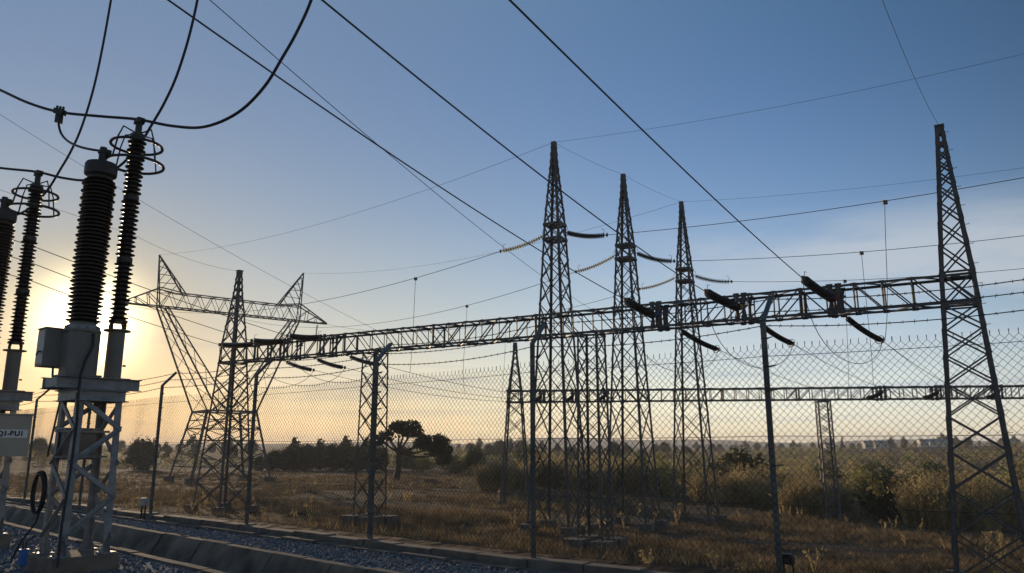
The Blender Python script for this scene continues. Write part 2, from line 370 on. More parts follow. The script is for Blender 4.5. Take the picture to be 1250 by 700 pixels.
# ------------------------------------------------------------------ lattice steel
G = V((-.863, .505, 0)).normalized(); GP = V((.505, .863, 0)).normalized()     # along and across the near gantry
def lattice(t, c, ax, ay, prof, z_panels, lw, bw, mt, footing=None, horiz=(), zbase=None, gusset=True):
    """four-legged lattice; prof = [(z, half width x, half width y, centre offset)]"""
    c = V(c)
    def hw(z):
        for (z0, a0, b0), (z1, a1, b1) in zip(prof, prof[1:]):
            if z <= z1+1e-6: k = (z-z0)/(z1-z0); return a0+(a1-a0)*k, b0+(b1-b0)*k
        return prof[-1][1:]
    def P(z, i, j): a, b = hw(z); q = c+ax*a*i+ay*b*j; return V((q.x, q.y, z))
    for i in (-1, 1):
        for j in (-1, 1):
            m = MB()
            for (z0, *_), (z1, *_) in zip(prof, prof[1:]): m.angle(P(z0, i, j), P(z1, i, j), lw, lw*.14, -ax*i, -ay*j)
            m.build('leg', mt, t)
    br = MB(); faces = [((-1, -1), (1, -1)), ((1, -1), (1, 1)), ((1, 1), (-1, 1)), ((-1, 1), (-1, -1))]
    for z0, z1 in zip(z_panels, z_panels[1:]):
        for a, b in faces:
            br.ang(P(z0, *a), P(z1, *b), bw); br.ang(P(z0, *b), P(z1, *a), bw)
            if gusset:
                p = P(z1, *a); q = P(z1, *b); d = (q-p).normalized(); br.box(p+d*bw*.9, d*bw*1.1, d.cross(V((0, 0, 1)))*.008, V((0, 0, bw*1.5)))
                br.box(q-d*bw*.9, d*bw*1.1, d.cross(V((0, 0, 1)))*.008, V((0, 0, bw*1.5)))
    for z in horiz:
        for a, b in faces: br.ang(P(z, *a), P(z, *b), bw*1.2)
    br.build('bracing', mt, t)
    if len(prof) > 2:
        sb = MB(); z = prof[0][0]+2.5
        sp0, sp1 = P(prof[0][0], -1, -1), None
        sb.tube([P(q_[0], -1, -1)-ax*.012 for q_ in prof], .012, 4)
        while z < prof[-1][0]-.3:
            q = P(z, -1, -1); d_ = -ax if int(z/.38) % 2 else -ay; sb.tube([q-d_*.02, q+d_*.15, q+d_*.15+V((0, 0, .03))], .011, 4); z += .38
        sb.build('step_bolts', mt, t)
    if footing:
        for i in (-1, 1):
            for j in (-1, 1):
                p = P(prof[0][0], i, j); f = MB(); h = footing
                gz = zt1(p.x, p.y); f.box(V((p.x, p.y, gz)), ax*h*.42, ay*h*.42, V((0, 0, .16+h*.30))); f.build('footing', M['concrete'], t, bevel=.02)
    return P
def panels(z0, z1, prof_w, k):            # panel heights that follow the width
    zs = [z0]; 
    while zs[-1] < z1-.2: zs.append(zs[-1]+max(.45, prof_w(zs[-1])*k))
    s = (z1-z0)/(zs[-1]-z0); return [z0+(z-z0)*s for z in zs]
def interp(pr): 
    zs = [p[0] for p in pr]; ws = [p[1]*2 for p in pr]; return lambda z: float(np.interp(z, zs, ws))

ZB, ZT = 9.72, 10.82                       # bottom and top chords of the near gantry
A0 = V((16.62, 28.03, 0)); D0 = V((-17.4, 47.95, 0)); GL = (D0-A0).length; G = (D0-A0).normalized(); GP = V((-G.y, G.x, 0)); GP = GP if GP.y > 0 else -GP
def gpt(s, z=0, off=0): p = A0+G*s+GP*off; return V((p.x, p.y, z))
def gantry_tower(c, top, label):
    z0 = zt1(c.x, c.y); t = thing('lattice_tower', label, 'lattice tower', (c.x, c.y, z0), 'peaked towers carrying the ends of the near beam')
    pr = [(z0+.1, 1.2, 1.2), (ZB-.05, .62, .62), (ZT+.05, .56, .56), (top-1.5, .22, .22), (top, .12, .12)]
    w = interp(pr); zp = panels(z0+.1, ZB-.05, w, .72)+[ZT+.05]+panels(ZT+.05, top-.1, w, 1.0)[1:]
    P = lattice(t, c, G, GP, pr, zp, .12, .058, M['steel'], .7, (ZB-.05, ZT+.05))
    m = MB(); m.box(V((c.x, c.y, top+.02)), G*.17, GP*.17, V((0, 0, .03))); m.box(V((c.x, c.y, top-.1)), G*.13, GP*.13, V((0, 0, .1))); m.build('peak_cap', M['steel'], t)
    return t
gantry_tower(A0, 16.75, 'tall galvanised lattice tower at right edge, with flat tipped peak above the near beam')
gantry_tower(D0, 15.6, 'lattice tower with narrow peak at far left end of the near beam, before the pylon')
SB_, SC_ = (A0-V((3.7, 35.6, 0))).length, (A0-V((-7.5, 42.15, 0))).length
def gantry_column(s, label):
    c = gpt(s); z0 = zt1(c.x, c.y); t = thing('lattice_column', label, 'lattice column', (c.x, c.y, z0), 'straight columns under the near beam')
    pr = [(z0+.1, .62, .62), (ZB-.04, .50, .50)]
    lattice(t, c, G, GP, pr, panels(z0+.1, ZB-.04, interp(pr), 1.0), .095, .046, M['steel'], 1.15, (ZB-.1,))
    return t
gantry_column(SB_, 'straight lattice column under the near beam, between the first and second peaked line poles')
gantry_column(SC_, 'straight lattice column under the near beam, behind the thick fence post left of the acacia')

def truss_beam(name, label, P0, P1, zb, zt_, hw, npan, cw, bw, mt, hangers, group=None):
    d = (P1-P0).normalized(); n = V((-d.y, d.x, 0)); L_ = (P1-P0).length
    o = V((P0.x, P0.y, zb)); t = thing(name, label, 'truss beam', o, group)
    q = lambda s, j, z: V((P0.x+d.x*s+n.x*hw*j, P0.y+d.y*s+n.y*hw*j, z))
    for j in (-1, 1):
        for z in (zb, zt_):
            m = MB(); m.angle(q(0, j, z), q(L_, j, z), cw, cw*.15, n*-j, V((0, 0, 1 if z == zb else -1))); m.build('chord', mt, t)
    m = MB(); st = L_/npan
    for k in range(npan+1):
        s = k*st
        for j in (-1, 1):
            m.ang(q(s, j, zb), q(s, j, zt_), bw)
            m.box(q(s, j*1.004, zb+.05), d*.11, n*.006, V((0, 0, .07))); m.box(q(s, j*1.004, zt_-.05), d*.10, n*.006, V((0, 0, .06)))
            if k < npan:
                if (k//6) % 2 == 0: m.ang(q(s, j, zb), q(s+st, j, zt_), bw)
                else: m.ang(q(s, j, zt_), q(s+st, j, zb), bw)
                if k % 6 == 5: m.ang(q(s, j, zb), q(s+st, j, zt_), bw); m.ang(q(s+st*.94, j, zb), q(s+st*.94, j, zt_), bw*1.4)
        for z in (zb, zt_):
            m.ang(q(s, -1, z), q(s, 1, z), bw)
            if k < npan: m.ang(q(s, -1 if k % 2 else 1, z), q(s+st, 1 if k % 2 else -1, z), bw)
    m.build('lacing', mt, t)
    for s in hangers:                     # string attachment plates: a waisted post on each face
        h = MB()
        for j in (-1, 1):
            for e in (-.16, .16):
                h.add([q(s+e-.13, j*1.02, zt_+.06), q(s+e+.13, j*1.02, zt_+.06), q(s+e*.8+.05, j*1.02, (zb+zt_)/2), q(s+e+.13, j*1.02, zb-.05), q(s+e-.13, j*1.02, zb-.05), q(s+e*.8-.05, j*1.02, (zb+zt_)/2)], [(0, 1, 2, 5), (5, 2, 3, 4)])
                h.bar(q(s+e, j*1.05, zb-.06), q(s+e, j*1.05, zt_+.06), .06)
            h.bar(q(s-.3, j*1.05, zt_-.3), q(s+.3, j*1.05, zt_-.3), .07)
        h.build('hanger_plate', mt, t)
    return t

def gs_from_px(px, py):                   # station along the near gantry seen at a picture column
    d = ray(px, py); k = d.x/d.y; return (A0.x-k*A0.y)/(k*G.y-G.x)
NEAR_R = [gs_from_px(805, 378), gs_from_px(907, 366), gs_from_px(1020, 353)]
NEAR_L = [gs_from_px(321, 428), gs_from_px(357, 425), gs_from_px(401, 420)]
truss_beam('gantry_beam', 'long near lattice beam running from right edge tower back to the left, strung with dark insulators', A0-G*.5, D0+G*.5, ZB, ZT, .5, 40, .095, .047, M['steel'], [s+.5 for s in NEAR_R+NEAR_L])
# far gantry
B0 = V((.25, 60.6, 0)); B1 = V((37.5, 55.5, 0)); GZ, GZT = 8.0, 8.95
H = (B1-B0).normalized(); HP = V((H.y, -H.x, 0))                     # HP points to the camera
def g2s(px, py): d = ray(px, py); k = d.x/d.y; return (B0.x-k*B0.y)/(k*H.y-H.x)
FAR_L = [g2s(p, 490) for p in (662, 701, 740)]; FAR_R = [g2s(p, 487) for p in (1076, 1144, 1218)]
truss_beam('gantry_beam', 'distant horizontal lattice beam across the right half, low behind the fence mesh', B0-H*.6, B1, GZ, GZT, .42, 42, .10, .05, M['steelfar'], [s+.6 for s in FAR_L+FAR_R])
def far_tower():
    z0 = zt1(B0.x, B0.y); t = thing('lattice_tower', 'small distant lattice tower with pointed top at left end of the low far beam', 'lattice tower', (B0.x, B0.y, z0))
    top = 12.7; pr = [(z0+.1, 1.05, 1.05), (GZ, .58, .58), (GZT, .52, .52), (top-1, .17, .17), (top, .13, .13)]
    w = interp(pr); lattice(t, B0, H, HP, pr, panels(z0+.1, GZ, w, 1.0)+[GZT]+panels(GZT, top-.2, w, 1.0)[1:], .11, .055, M['steelfar'], .6, (GZ, GZT))
    m = MB(); m.box(V((B0.x, B0.y, top-.3)), H*.15, HP*.15, V((0, 0, .32))); m.build('peak_cap', M['steelfar'], t)
far_tower()
def far_column():
    c = B0+H*g2s(1010, 560); z0 = zt1(c.x, c.y); t = thing('lattice_column', 'slim straight lattice column under the low far beam, rising from dry reeds', 'lattice column', (c.x, c.y, z0))
    pr = [(z0, .50, .5), (GZ-.03, .47, .47)]; lattice(t, c, H, HP, pr, panels(z0, GZ-.03, interp(pr), .85), .10, .05, M['steelfar'], .6, (GZ-.1,))
far_column()
# three peaked line poles
POLES = [V((2.40, 41.5, 0)), V((7.0, 46.0, 0)), V((12.05, 52.4, 0))]
POLE_LABEL = ['tallest and nearest of three peaked lattice line poles, square working cage near its top', 'middle of three peaked lattice line poles standing behind the near beam', 'farthest right of three peaked lattice line poles, its top lowest in the sky']
CAGE = (15.9, 16.75); PTOP = [21.7, 21.4, 21.7]
for c, lb, top in zip(POLES, POLE_LABEL, PTOP):
    z0 = zt1(c.x, c.y); t = thing('line_pole', lb, 'lattice tower', (c.x, c.y, z0), 'peaked lattice line poles')
    pr = [(z0+.1, 1.22, 1.22), (CAGE[0], .50, .50), (CAGE[1], .47, .47), (top-1.2, .17, .17), (top, .11, .11)]; w = interp(pr)
    P = lattice(t, c, G, GP, pr, panels(z0+.1, CAGE[0], w, 1.05)+[CAGE[1]]+panels(CAGE[1], top-.3, w, 1.0)[1:], .12, .055, M['steel'], .8, CAGE)
    for z in CAGE:
        m = MB()
        for a, b in (((-1, -1), (1, -1)), ((1, -1), (1, 1)), ((1, 1), (-1, 1)), ((-1, 1), (-1, -1))): m.bar(P(z, *a), P(z, *b), .09, .14)
        m.box(V((c.x, c.y, z)), G*.46, GP*.05, V((0, 0, .04))); m.box(V((c.x, c.y, z+.003)), G*.05, GP*.46, V((0, 0, .04))); m.build('cage_ring', M['steel'], t)
    m = MB(); m.box(V((c.x, c.y, top-.35)), G*.13, GP*.13, V((0, 0, .36))); m.build('peak_cap', M['steel'], t)

# far left pylon with a forked body
def pylon():
    SL, SR = V((-39.2, 84.7, 0)), V((-26.9, 94.3, 0)); C = (SL+SR)/2; a = (SR-SL).normalized(); n = V((-a.y, a.x, 0)); hs = (SR-SL).length/2
    z0 = zt1(C.x, C.y); t = thing('pylon', 'big forked lattice pylon with two horns and a long crossarm, left against the glow', 'pylon', (C.x, C.y, z0))
    mt = M['steelfar']; P = lambda x, y, z: C+a*x+n*y+V((0, 0, z))
    zw, zs, zt_ = 8.6, 20.0, 21.7
    w0, w1 = 4.3, 2.75
    for i in (-1, 1):
        for j in (-1, 1):
            m = MB(); m.ang(P(i*w0, j*w0, z0), P(i*w1, j*w1, zw), .24); m.build('leg', mt, t)
            f = MB(); f.box(P(i*w0, j*w0, z0+.05), a*.5, n*.5, V((0, 0, .5))); f.build('footing', M['concrete'], t, bevel=.02)
    b = MB(); F4 = [((-1, -1), (1, -1)), ((1, -1), (1, 1)), ((1, 1), (-1, 1)), ((-1, 1), (-1, -1))]
    zz = [z0, z0+3.2, zw-1.9, zw]
    def Q(z, i, j): k = (z-z0)/(zw-z0); w = w0+(w1-w0)*k; return P(i*w, j*w, z)
    for u, v in F4:
        for q0, q1 in zip(zz, zz[1:]):
            b.ang(Q(q0, *u), Q(q1, *v), .085); b.ang(Q(q0, *v), Q(q1, *u), .085)
            mid = (Q(q0, *u)+Q(q1, *u))/2; b.ang((Q(q0, *u)+Q(q0, *v)+Q(q1, *u)+Q(q1, *v))/4, mid, .08); b.ang((Q(q0, *u)+Q(q0, *v)+Q(q1, *u)+Q(q1, *v))/4, (Q(q0, *v)+Q(q1, *v))/2, .08)
        b.ang(Q(zw, *u), Q(zw, *v), .2); b.ang(Q(zz[2], *u), Q(zz[2], *v), .1)
    b.build('body_bracing', mt, t)
    for i in (-1, 1):                     # fork arms: inner legs start at waist centre, outer at waist corner
        m = MB(); lo = [(i*w1, -w1), (i*w1, w1), (i*-.15, w1*.9), (i*-.15, -w1*.9)]
        hi = [(i*(hs+.35), -.6), (i*(hs+.35), .6), (i*(hs-.55), .6), (i*(hs-.55), -.6)]
        A = [P(x, y, zw) for x, y in lo]; B = [P(x, y, zs) for x, y in hi]
        for k in range(4): m.ang(A[k], B[k], .15)
        L_ = [0, .22, .42, .6, .76, .89, 1]
        for k0, k1 in zip(L_, L_[1:]):
            for k in range(4):
                p, q = k, (k+1) % 4; e = (k0 == L_[0] or True)
                m.ang(A[p].lerp(B[p], k0), A[q].lerp(B[q], k1), .055)
        m.build('fork_arm', mt, t)
        h = MB(); tip = P(i*(hs+.75), 0, 25.9 if i < 0 else 26.2)
        base = [P(i*(hs+.35), -.6, zs), P(i*(hs+.35), .6, zs), P(i*(hs-2.3), .6, zt_), P(i*(hs-2.3), -.6, zt_)]
        for k in range(4): h.ang(base[k], tip, .13)
        L_ = [.0, .25, .45, .62, .77, .9]
        for k0, k1 in zip(L_, L_[1:]):
            for k in range(4): h.ang(base[k].lerp(tip, k0), base[(k+1) % 4].lerp(tip, k1), .07)
        h.build('horn', mt, t)
    # crossarm truss: straight between shoulders, tapering to the tips
    c = MB(); xe = hs+4.2
    for j in (-.6, .6):
        c.ang(P(-xe, j*.2, zs), P(-hs, j, zs), .14); c.ang(P(-hs, j, zs), P(hs, j, zs), .15); c.ang(P(hs, j, zs), P(xe, j*.2, zs), .14)
        c.ang(P(-hs-.35, j, zt_+.4), P(-hs+2.3, j, zt_), .13); c.ang(P(-hs+2.3, j, zt_), P(hs-2.3, j, zt_), .13); c.ang(P(hs-2.3, j, zt_), P(hs+.35, j, zt_+.4), .13)
        c.ang(P(-xe, j*.2, zs+.05), P(-hs-.35, j, zt_+.4), .12); c.ang(P(xe, j*.2, zs+.05), P(hs+.35, j, zt_+.4), .12)
        n_ = 10
        for k in range(n_):
            x0 = -hs+2*hs*k/n_; x1 = -hs+2*hs*(k+1)/n_; xm = (x0+x1)/2
            c.ang(P(x0, j, zs), P(xm, j, zt_), .06); c.ang(P(xm, j, zt_), P(x1, j, zs), .06)
        for s in (-1, 1):
            for k in range(3):
                u0, u1 = k/3.2, (k+1)/3.2
                top = P(s*(hs+.35), j, zt_+.4).lerp(P(s*xe, j*.2, zs+.05), u1); c.ang(P(s*(hs+(xe-hs)*u0), j*(1-.8*u0), zs), top, .07); c.ang(top, P(s*(hs+(xe-hs)*u1), j*(1-.8*u1), zs), .07)
    for k in range(11):
        x0 = -hs+2*hs*k/10; c.ang(P(x0, -.6, zs), P(x0, .6, zs), .07)
        if k < 10: c.ang(P(x0, -.6, zs), P(x0+2*hs/10, .6, zs), .05); c.ang(P(x0, .6 if k % 2 else -.6, zt_), P(min(x0+2*hs/10, hs), -.6 if k % 2 else .6, zt_), .06)
    c.build('crossarm', mt, t)
    return dict(lt=P(-hs-4.2, 0, zs), rt=P(hs+4.2, 0, zs), mid=P(0, .7, zs), lp=P(-hs-.75, 0, 25.9), rp=P(hs+.75, 0, 26.2))
PY = pylon()

# ------------------------------------------------------------------ insulator strings and conductors
def sagline(p, q, sag, n=24):
    p, q = V(p), V(q); return [p.lerp(q, k/n)-V((0, 0, 4*sag*(k/n)*(1-k/n))) for k in range(n+1)]
def bez(p0, p1, p2, p3, n=20):
    return [p0*(1-t)**3+p1*3*t*(1-t)**2+p2*3*t*t*(1-t)+p3*t**3 for t in [k/n for k in range(n+1)]]
def wire(name, pts, r, label, cat='cable', group=None, mt='wire', n=6):
    m = MB(); m.tube(pts, r, n); o = m.build(name, M[mt], origin=pts[0], smooth=True); return tag(o, label, cat, group)
def string(p, q, label, group, R=.155, sag=.07, mt='disc', marker=None, horn=True, ring=False, pitch=.105):
    """p = live (outer) end, q = end on the steel"""
    p, q = V(p), V(q); t = thing('insulator_string', label, 'insulator', q, group)
    path = sagline(p, q, sag, 40); L_ = (q-p).length
    def at_s(u): f_ = u*40; i = min(int(f_), 39); return path[i].lerp(path[i+1], f_-i)
    m = MB(); a0, a1 = .16/L_, 1-.22/L_; nd = max(5, int(L_*(a1-a0)/pitch))
    for k in range(nd):
        u = a0+(a1-a0)*(k+.5)/nd; c = at_s(u); d = (at_s(min(1, u+.03))-at_s(max(0, u-.03))).normalized()
        pp = pitch*.5; m.lathe(c-d*pp, [(.035, 0), (.05, pp*.35), (R, pp*.75), (R*.98, pp*1.05), (R*.55, pp*1.15), (.045, pp*1.5), (.035, pp*2)], 14, d)
    m.build('disc_stack', M[mt], t, smooth=True)
    f = MB(); f.tube([at_s(a1), q], .025, 6); f.box(q, V((.045, 0, 0)), V((0, .045, 0)), V((0, 0, .06))); f.build('end_fitting', M['steel'], t)
    f = MB(); f.tube([p, at_s(a0)], .03, 6); f.box(p, V((.05, 0, 0)), V((0, .05, 0)), V((0, 0, .09))); f.build('dead_end_clamp', M['steel'], t)
    d = (p-q).normalized()
    if horn:
        for u, s in ((a0, 1), (a1, -1)):
            h = MB(); c = at_s(u); h.tube([c, c+V((0, 0, .30)), c+V((0, 0, .34))-d*.04, c+V((0, 0, .35))-d*.17*1], .012, 5); h.build('arcing_horn', M['steel'], t)
    if ring:
        h = MB(); c = at_s(a0); ax = d.cross(V((0, 0, 1))).normalized(); h.torus(c, R*1.5, .014, ax, ax.cross(d).normalized(), 24, 5)
        h.bar(c-ax*R*1.5, c+ax*R*1.5, .02); h.build('grading_ring', M['steel'], t)
    if marker:
        k = MB(); k.lathe(q+V((0, 0, .08))-d*.03, [(.13, 0), (.13, .03)], 16, d+V((0, -.4, 0))); k.build('phase_marker', M[marker], t)
    return t
ORD = ['left', 'middle', 'right']; MK = ['bluep', 'yellow', 'red']
# near side of the near beam, right bay: strings reach towards the camera, conductors pass overhead
nearR_px = [(763, 366), (861, 356), (980, 340)]; top_px = [(205, 0, 11.9), (393, 0, 11.3), (622, 0, 10.7)]
cols = ['from the top left edge', 'from the top edge near the centre left', 'from the top edge at the centre']
nearR_end = []
for k in range(3):
    q = gpt(NEAR_R[k], ZT-.62, -.56); p = at(*nearR_px[k], q.y-1.75); nearR_end.append(p)
    string(p, q, 'thick dark string on near beam, right half, %s' % ['with blue tag, nearest the straight column', 'with ochre tag, in the middle of three', 'with red tag, rightmost of the three'][k], 'thick strings on near side of right bay', marker=MK[k], R=.175, sag=.04)
    tp = atz(*top_px[k]); far = p+(tp-p)*2.3; far.z = tp.z+.5*(tp.z-p.z)
    pts = sagline(p, tp, .25 if k < 2 else .12, 24)+sagline(tp, far, .2, 12)[1:]
    wire('overhead_conductor', pts, .017, 'heavy conductor dropping %s to the %s string' % (cols[k], ['blue tagged', 'ochre tagged', 'red tagged'][k]), 'power line', 'overhead conductors to the right bay')
nearL_px = [(268, 421), (307, 416), (351, 410)]; leftsky = [(38, 343), (38, 321), (38, 300)]; nearL_end = []
for k in range(3):
    q = gpt(NEAR_L[k], ZT-.12, -.56); p = at(*nearL_px[k], q.y-1.5); nearL_end.append(p)
    string(p, q, 'dark insulator string above the left end of near beam, %s of three overlapping the pylon' % ['leftmost', 'middle', 'rightmost'][k], 'dark strings on near side of left bay', R=.175)
    tp = at(*leftsky[k], q.y-13.5); far = p+(tp-p)*2.2
    wire('overhead_conductor', sagline(p, tp, .12, 16)+sagline(tp, far, .2, 10)[1:], .016, 'slack line across the sunset to the left beam end, %s of three' % ['lowest', 'middle', 'highest'][k], 'power line', 'conductors to the left bay')
# far side strings, hanging below the beam, and spans to the far gantry
farR_px = [(877, 427), (968, 420), (1077, 416)]; farR_top = [(824, 398), (922, 388), (1028, 377)]; farR_end = []
g2R = [(1058, 486), (1127, 486), (1204, 486)]; g2L = [(650, 491), (689, 490), (729, 488)]
farL_px = [(383, 452), (421, 449), (463, 445)]; farL_top = [(338, 438), (376, 434), (416, 429)]; farL_end = []; g2R_end = []; g2L_end = []
for k in range(3):
    q = gpt(gs_from_px(*farR_top[k]), ZB+.02, .5); p = at(*farR_px[k], q.y+1.5); farR_end.append(p)
    string(p, q, 'slanting dark ringed string below near beam, %s' % ['just right of third line pole', 'beside the right fence post', 'nearest the right edge tower'][k], 'ringed strings below right bay', R=.12, sag=-.0 + .10, ring=True, horn=False, pitch=.09)
    q = gpt(gs_from_px(*farL_top[k]), ZB+.02, .5); p = at(*farL_px[k], q.y+1.3); farL_end.append(p)
    string(p, q, 'slanting dark insulator string below the left part of near beam, %s of three' % ['leftmost', 'middle', 'rightmost, at the thick fence post'][k] if k < 2 else 'slanting dark insulator string below the left part of near beam, touching the thick fence post', 'strings below left bay', R=.13, sag=.10, horn=False, pitch=.09)
    for S, px, E_, side, cnt in ((FAR_R, g2R, g2R_end, 'right', ['left', 'middle', 'right']), (FAR_L, g2L, g2L_end, 'left', ['left', 'middle', 'right'])):
        qq = B0+H*S[k]+HP*.42; qq.z = GZ+.55; p2 = at(*px[k], qq.y-1.6); E_.append(p2)
        string(p2, qq, 'small dark string on the low far beam, %s part, %s of three' % (side, ['leftmost', 'middle', 'rightmost'][k]), 'strings of the far beam, %s part' % side, R=.14, sag=.08, horn=False)
    wire('span_conductor', sagline(farR_end[k], g2R_end[k], .45), .014, 'span wire to the far beam from ringed string %s' % ['right of third line pole', 'beside the right fence post', 'nearest the right edge tower'][k], 'power line', 'spans between the two beams, right part')
    wire('span_conductor', sagline(farL_end[k], g2L_end[k], .5), .014, 'thin span wire to the far beam from %s string under left beam part' % ORD[k], 'power line', 'spans between the two beams, left part')
    for E0, E1, dep, side in ((nearR_end[k], farR_end[k], (3.6, 1.9), ['below the third line pole', 'left of the right fence post', 'midway between right fence post and right tower'][k]), (nearL_end[k], farL_end[k], (3.0, 1.9), ['%s of the left three' % w for w in ('leftmost', 'middle', 'rightmost')][k])):
        wire('jumper_loop', bez(E0, E0-V((0, 0, dep[0])), E1-V((0, 0, dep[1]))+(E0-E1)*.12, E1), .014, 'slack jumper loop under the near beam, %s' % side, 'power line', 'jumper loops under the near beam')

# lines running through the three line poles, parallel to the near beam
rp = [((741, 287), (1250, 217), (1900, 150)), ((823, 319), (1250, 288), (1900, 262)), ((893, 344), (1250, 328), (1900, 315))]
lpx = [(611, 307), (703, 332), (781, 353)]; ltgt = [PY['lt'], PY['mid'], PY['rt']]; WHO = ['first', 'second', 'third']
line_r = []; line_l = []
for k in range(3):
    c = POLES[k]; q = V((c.x, c.y, 16.3))-G*.55; p = at(*rp[k][0], q.y-1.05)
    string(p, q, 'black curved insulator string on the right side of the %s line pole cage' % ['tallest', 'middle', 'farthest'][k], 'dark strings right of the line poles', R=.15, sag=.16)
    d = (-G); kx = ray(*rp[k][1]); s_ = (kx.x/kx.y*p.y-p.x)/(d.x-kx.x/kx.y*d.y); e = at(*rp[k][1], p.y+d.y*s_)
    pts = sagline(p, e, .25, 30)+[e+(e-p)*.2+V((0, 0, .25)), e+(e-p)*.5+V((0, 0, .9))]
    line_r.append((p, e, pts)); wire('line_conductor', pts, .016, 'bare conductor running right from the %s line pole, %s of three' % (['tallest', 'middle', 'farthest'][k], ['highest', 'middle', 'lowest'][k]), 'power line', 'conductors right of the line poles')
    q = V((c.x, c.y, 16.3))+G*.55; p = at(*lpx[k], q.y+1.1)
    string(p, q, 'pale sunlit glass insulator string on the left side of the %s line pole' % ['tallest', 'middle', 'farthest'][k], 'pale strings left of the line poles', R=.125, sag=.14, mt='glass', pitch=.14)
    pts = sagline(p, ltgt[k], [2.2, 2.4, 1.9][k], 40); line_l.append(pts)
    wire('line_conductor', pts, .016, 'bare conductor from the %s line pole to %s of the pylon crossarm' % (['tallest', 'middle', 'farthest'][k], ['left tip', 'middle', 'right tip'][k]), 'power line', 'conductors left of the line poles')
for p_, lb in ((PY['mid']+V((0, 0, -.1)), 'tiny dark string hanging from the middle of the pylon crossarm'), (PY['rt'].lerp(PY['mid'], .10), 'tiny dark string hanging under the right tip of the pylon crossarm')):
    string(p_-V((.15, .1, 2.3)), p_, lb, 'strings hanging from the pylon crossarm', R=.13, sag=0, horn=False, pitch=.16)
# dropper wires
def on_line(pts, px):
    best = min(pts, key=lambda p: abs((p.x/((p.y)*math.cos(PITCH)+(p.z-HC)*math.sin(PITCH)))*F+625-px)); return best
def fine(pts, n=12): 
    o = []
    for a, b in zip(pts, pts[1:]): o += [a.lerp(b, k/n) for k in range(n)]
    return o+[pts[-1]]
def dropper(top, bot, label, bow=.15):
    t = thing('dropper_wire', label, 'power line', top, 'vertical dropper wires'); m = MB(); side = V((.2, 0, 0))
    m.tube(bez(top, top.lerp(bot, .4)+side*0, top.lerp(bot, .72)+V((bow, 0, 0)), bot), .014, 5); m.build('wire', M['wire'], t, smooth=True)
    m = MB(); m.box(top-V((0, 0, .06)), V((.10, 0, 0)), V((0, .05, 0)), V((0, 0, .09))); m.build('tap_clamp', M['steel'], t)
dropper(on_line(fine(line_r[0][2]), 1080), farR_end[2]+V((.15, .1, -.02)), 'long straight dropper wire between the top right line and the string near right tower', .25)
sp = sagline(farR_end[1], g2R_end[1], .45)
dropper(on_line(fine(line_r[1][2]), 1052), on_line(fine(sp), 1066), 'dropper wire left of the longest one, ending on a span behind the mesh', .12)
sp = sagline(farR_end[0], g2R_end[0], .45); 
dropper(on_line(fine(line_r[2][2]), 1031), on_line(fine(sp), 1036), 'faint dropper wire behind the near beam just right of its red tag', .1)
spl = [sagline(farL_end[k], g2L_end[k], .5) for k in range(3)]
dropper(on_line(fine(line_l[0]), 508), on_line(fine(spl[2]), 500), 'dropper wire crossing the left half of near beam right of the thick fence post', .1)
dropper(on_line(fine(line_l[1]), 570), on_line(fine(spl[1]), 567), 'dropper wire crossing near beam midway between thick fence post and tallest line pole', -.3)
dropper(on_line(fine(line_l[2]), 618), on_line(fine(spl[0]), 612), 'faint dropper wire just left of the far tower with pointed top', .1)

# shield wires
top = [V((c.x, c.y, z)) for c, z in zip(POLES, PTOP)]
SW = 'thin shield wires'; r = .0075
def far_at(px, py, y): return at(px, py, y)
wire('shield_wire', sagline(top[0], top[1], .12, 10), r, 'thin wire between the tops of the tallest and middle line poles', 'power line', SW)
wire('shield_wire', sagline(top[1], top[2], .12, 10), r, 'thin wire between the tops of the middle and farthest line poles', 'power line', SW)
e = at(1250, 66, 30); wire('shield_wire', sagline(top[0], e, .35, 20)+[e+(e-top[0])*.5+V((0, 0, 1.2))], r, 'thin wire from top of the tallest line pole up to the right edge', 'power line', SW)
e = at(1250, 205, 38); wire('shield_wire', sagline(top[2], e, .25, 20)+[e+(e-top[2])*.5+V((0, 0, .8))], r, 'thin wire from top of the farthest line pole out to the right edge', 'power line', SW)
wire('shield_wire', sagline(top[0], PY['lp'], 1.3, 40), r*1.3, 'thin wire from top of the tallest line pole to the left horn of the pylon', 'power line', SW)
wire('shield_wire', sagline(top[2], PY['rp'], 1.6, 40), r*1.3, 'thin wire from top of the farthest line pole to the right horn of the pylon', 'power line', SW)
def behind(p, px, py, y, label, k=2.2, sag=.3):
    e = at(px, py, y); wire('shield_wire', sagline(p, e, sag, 24)+[e+(e-p)*.3, e+(e-p)*(k-1)], r, label, 'power line', SW)
behind(gpt(0, 16.8), 1077, 0, 17, 'thin wire rising from the right edge tower peak to the top edge')
behind(gpt(SB_, ZT+.1), 256, 0, 11, 'thin wire crossing the sky from top left edge to the straight column under near beam')
behind(gpt(SC_, ZT+.1), 0, 140, 28, 'thin wire from left edge past the pylon right horn to column behind thick fence post')
q = gpt(GL, 15.6); behind(q, 165, 288, 38, 'faint thin wire from the far left beam tower peak to the big insulators')

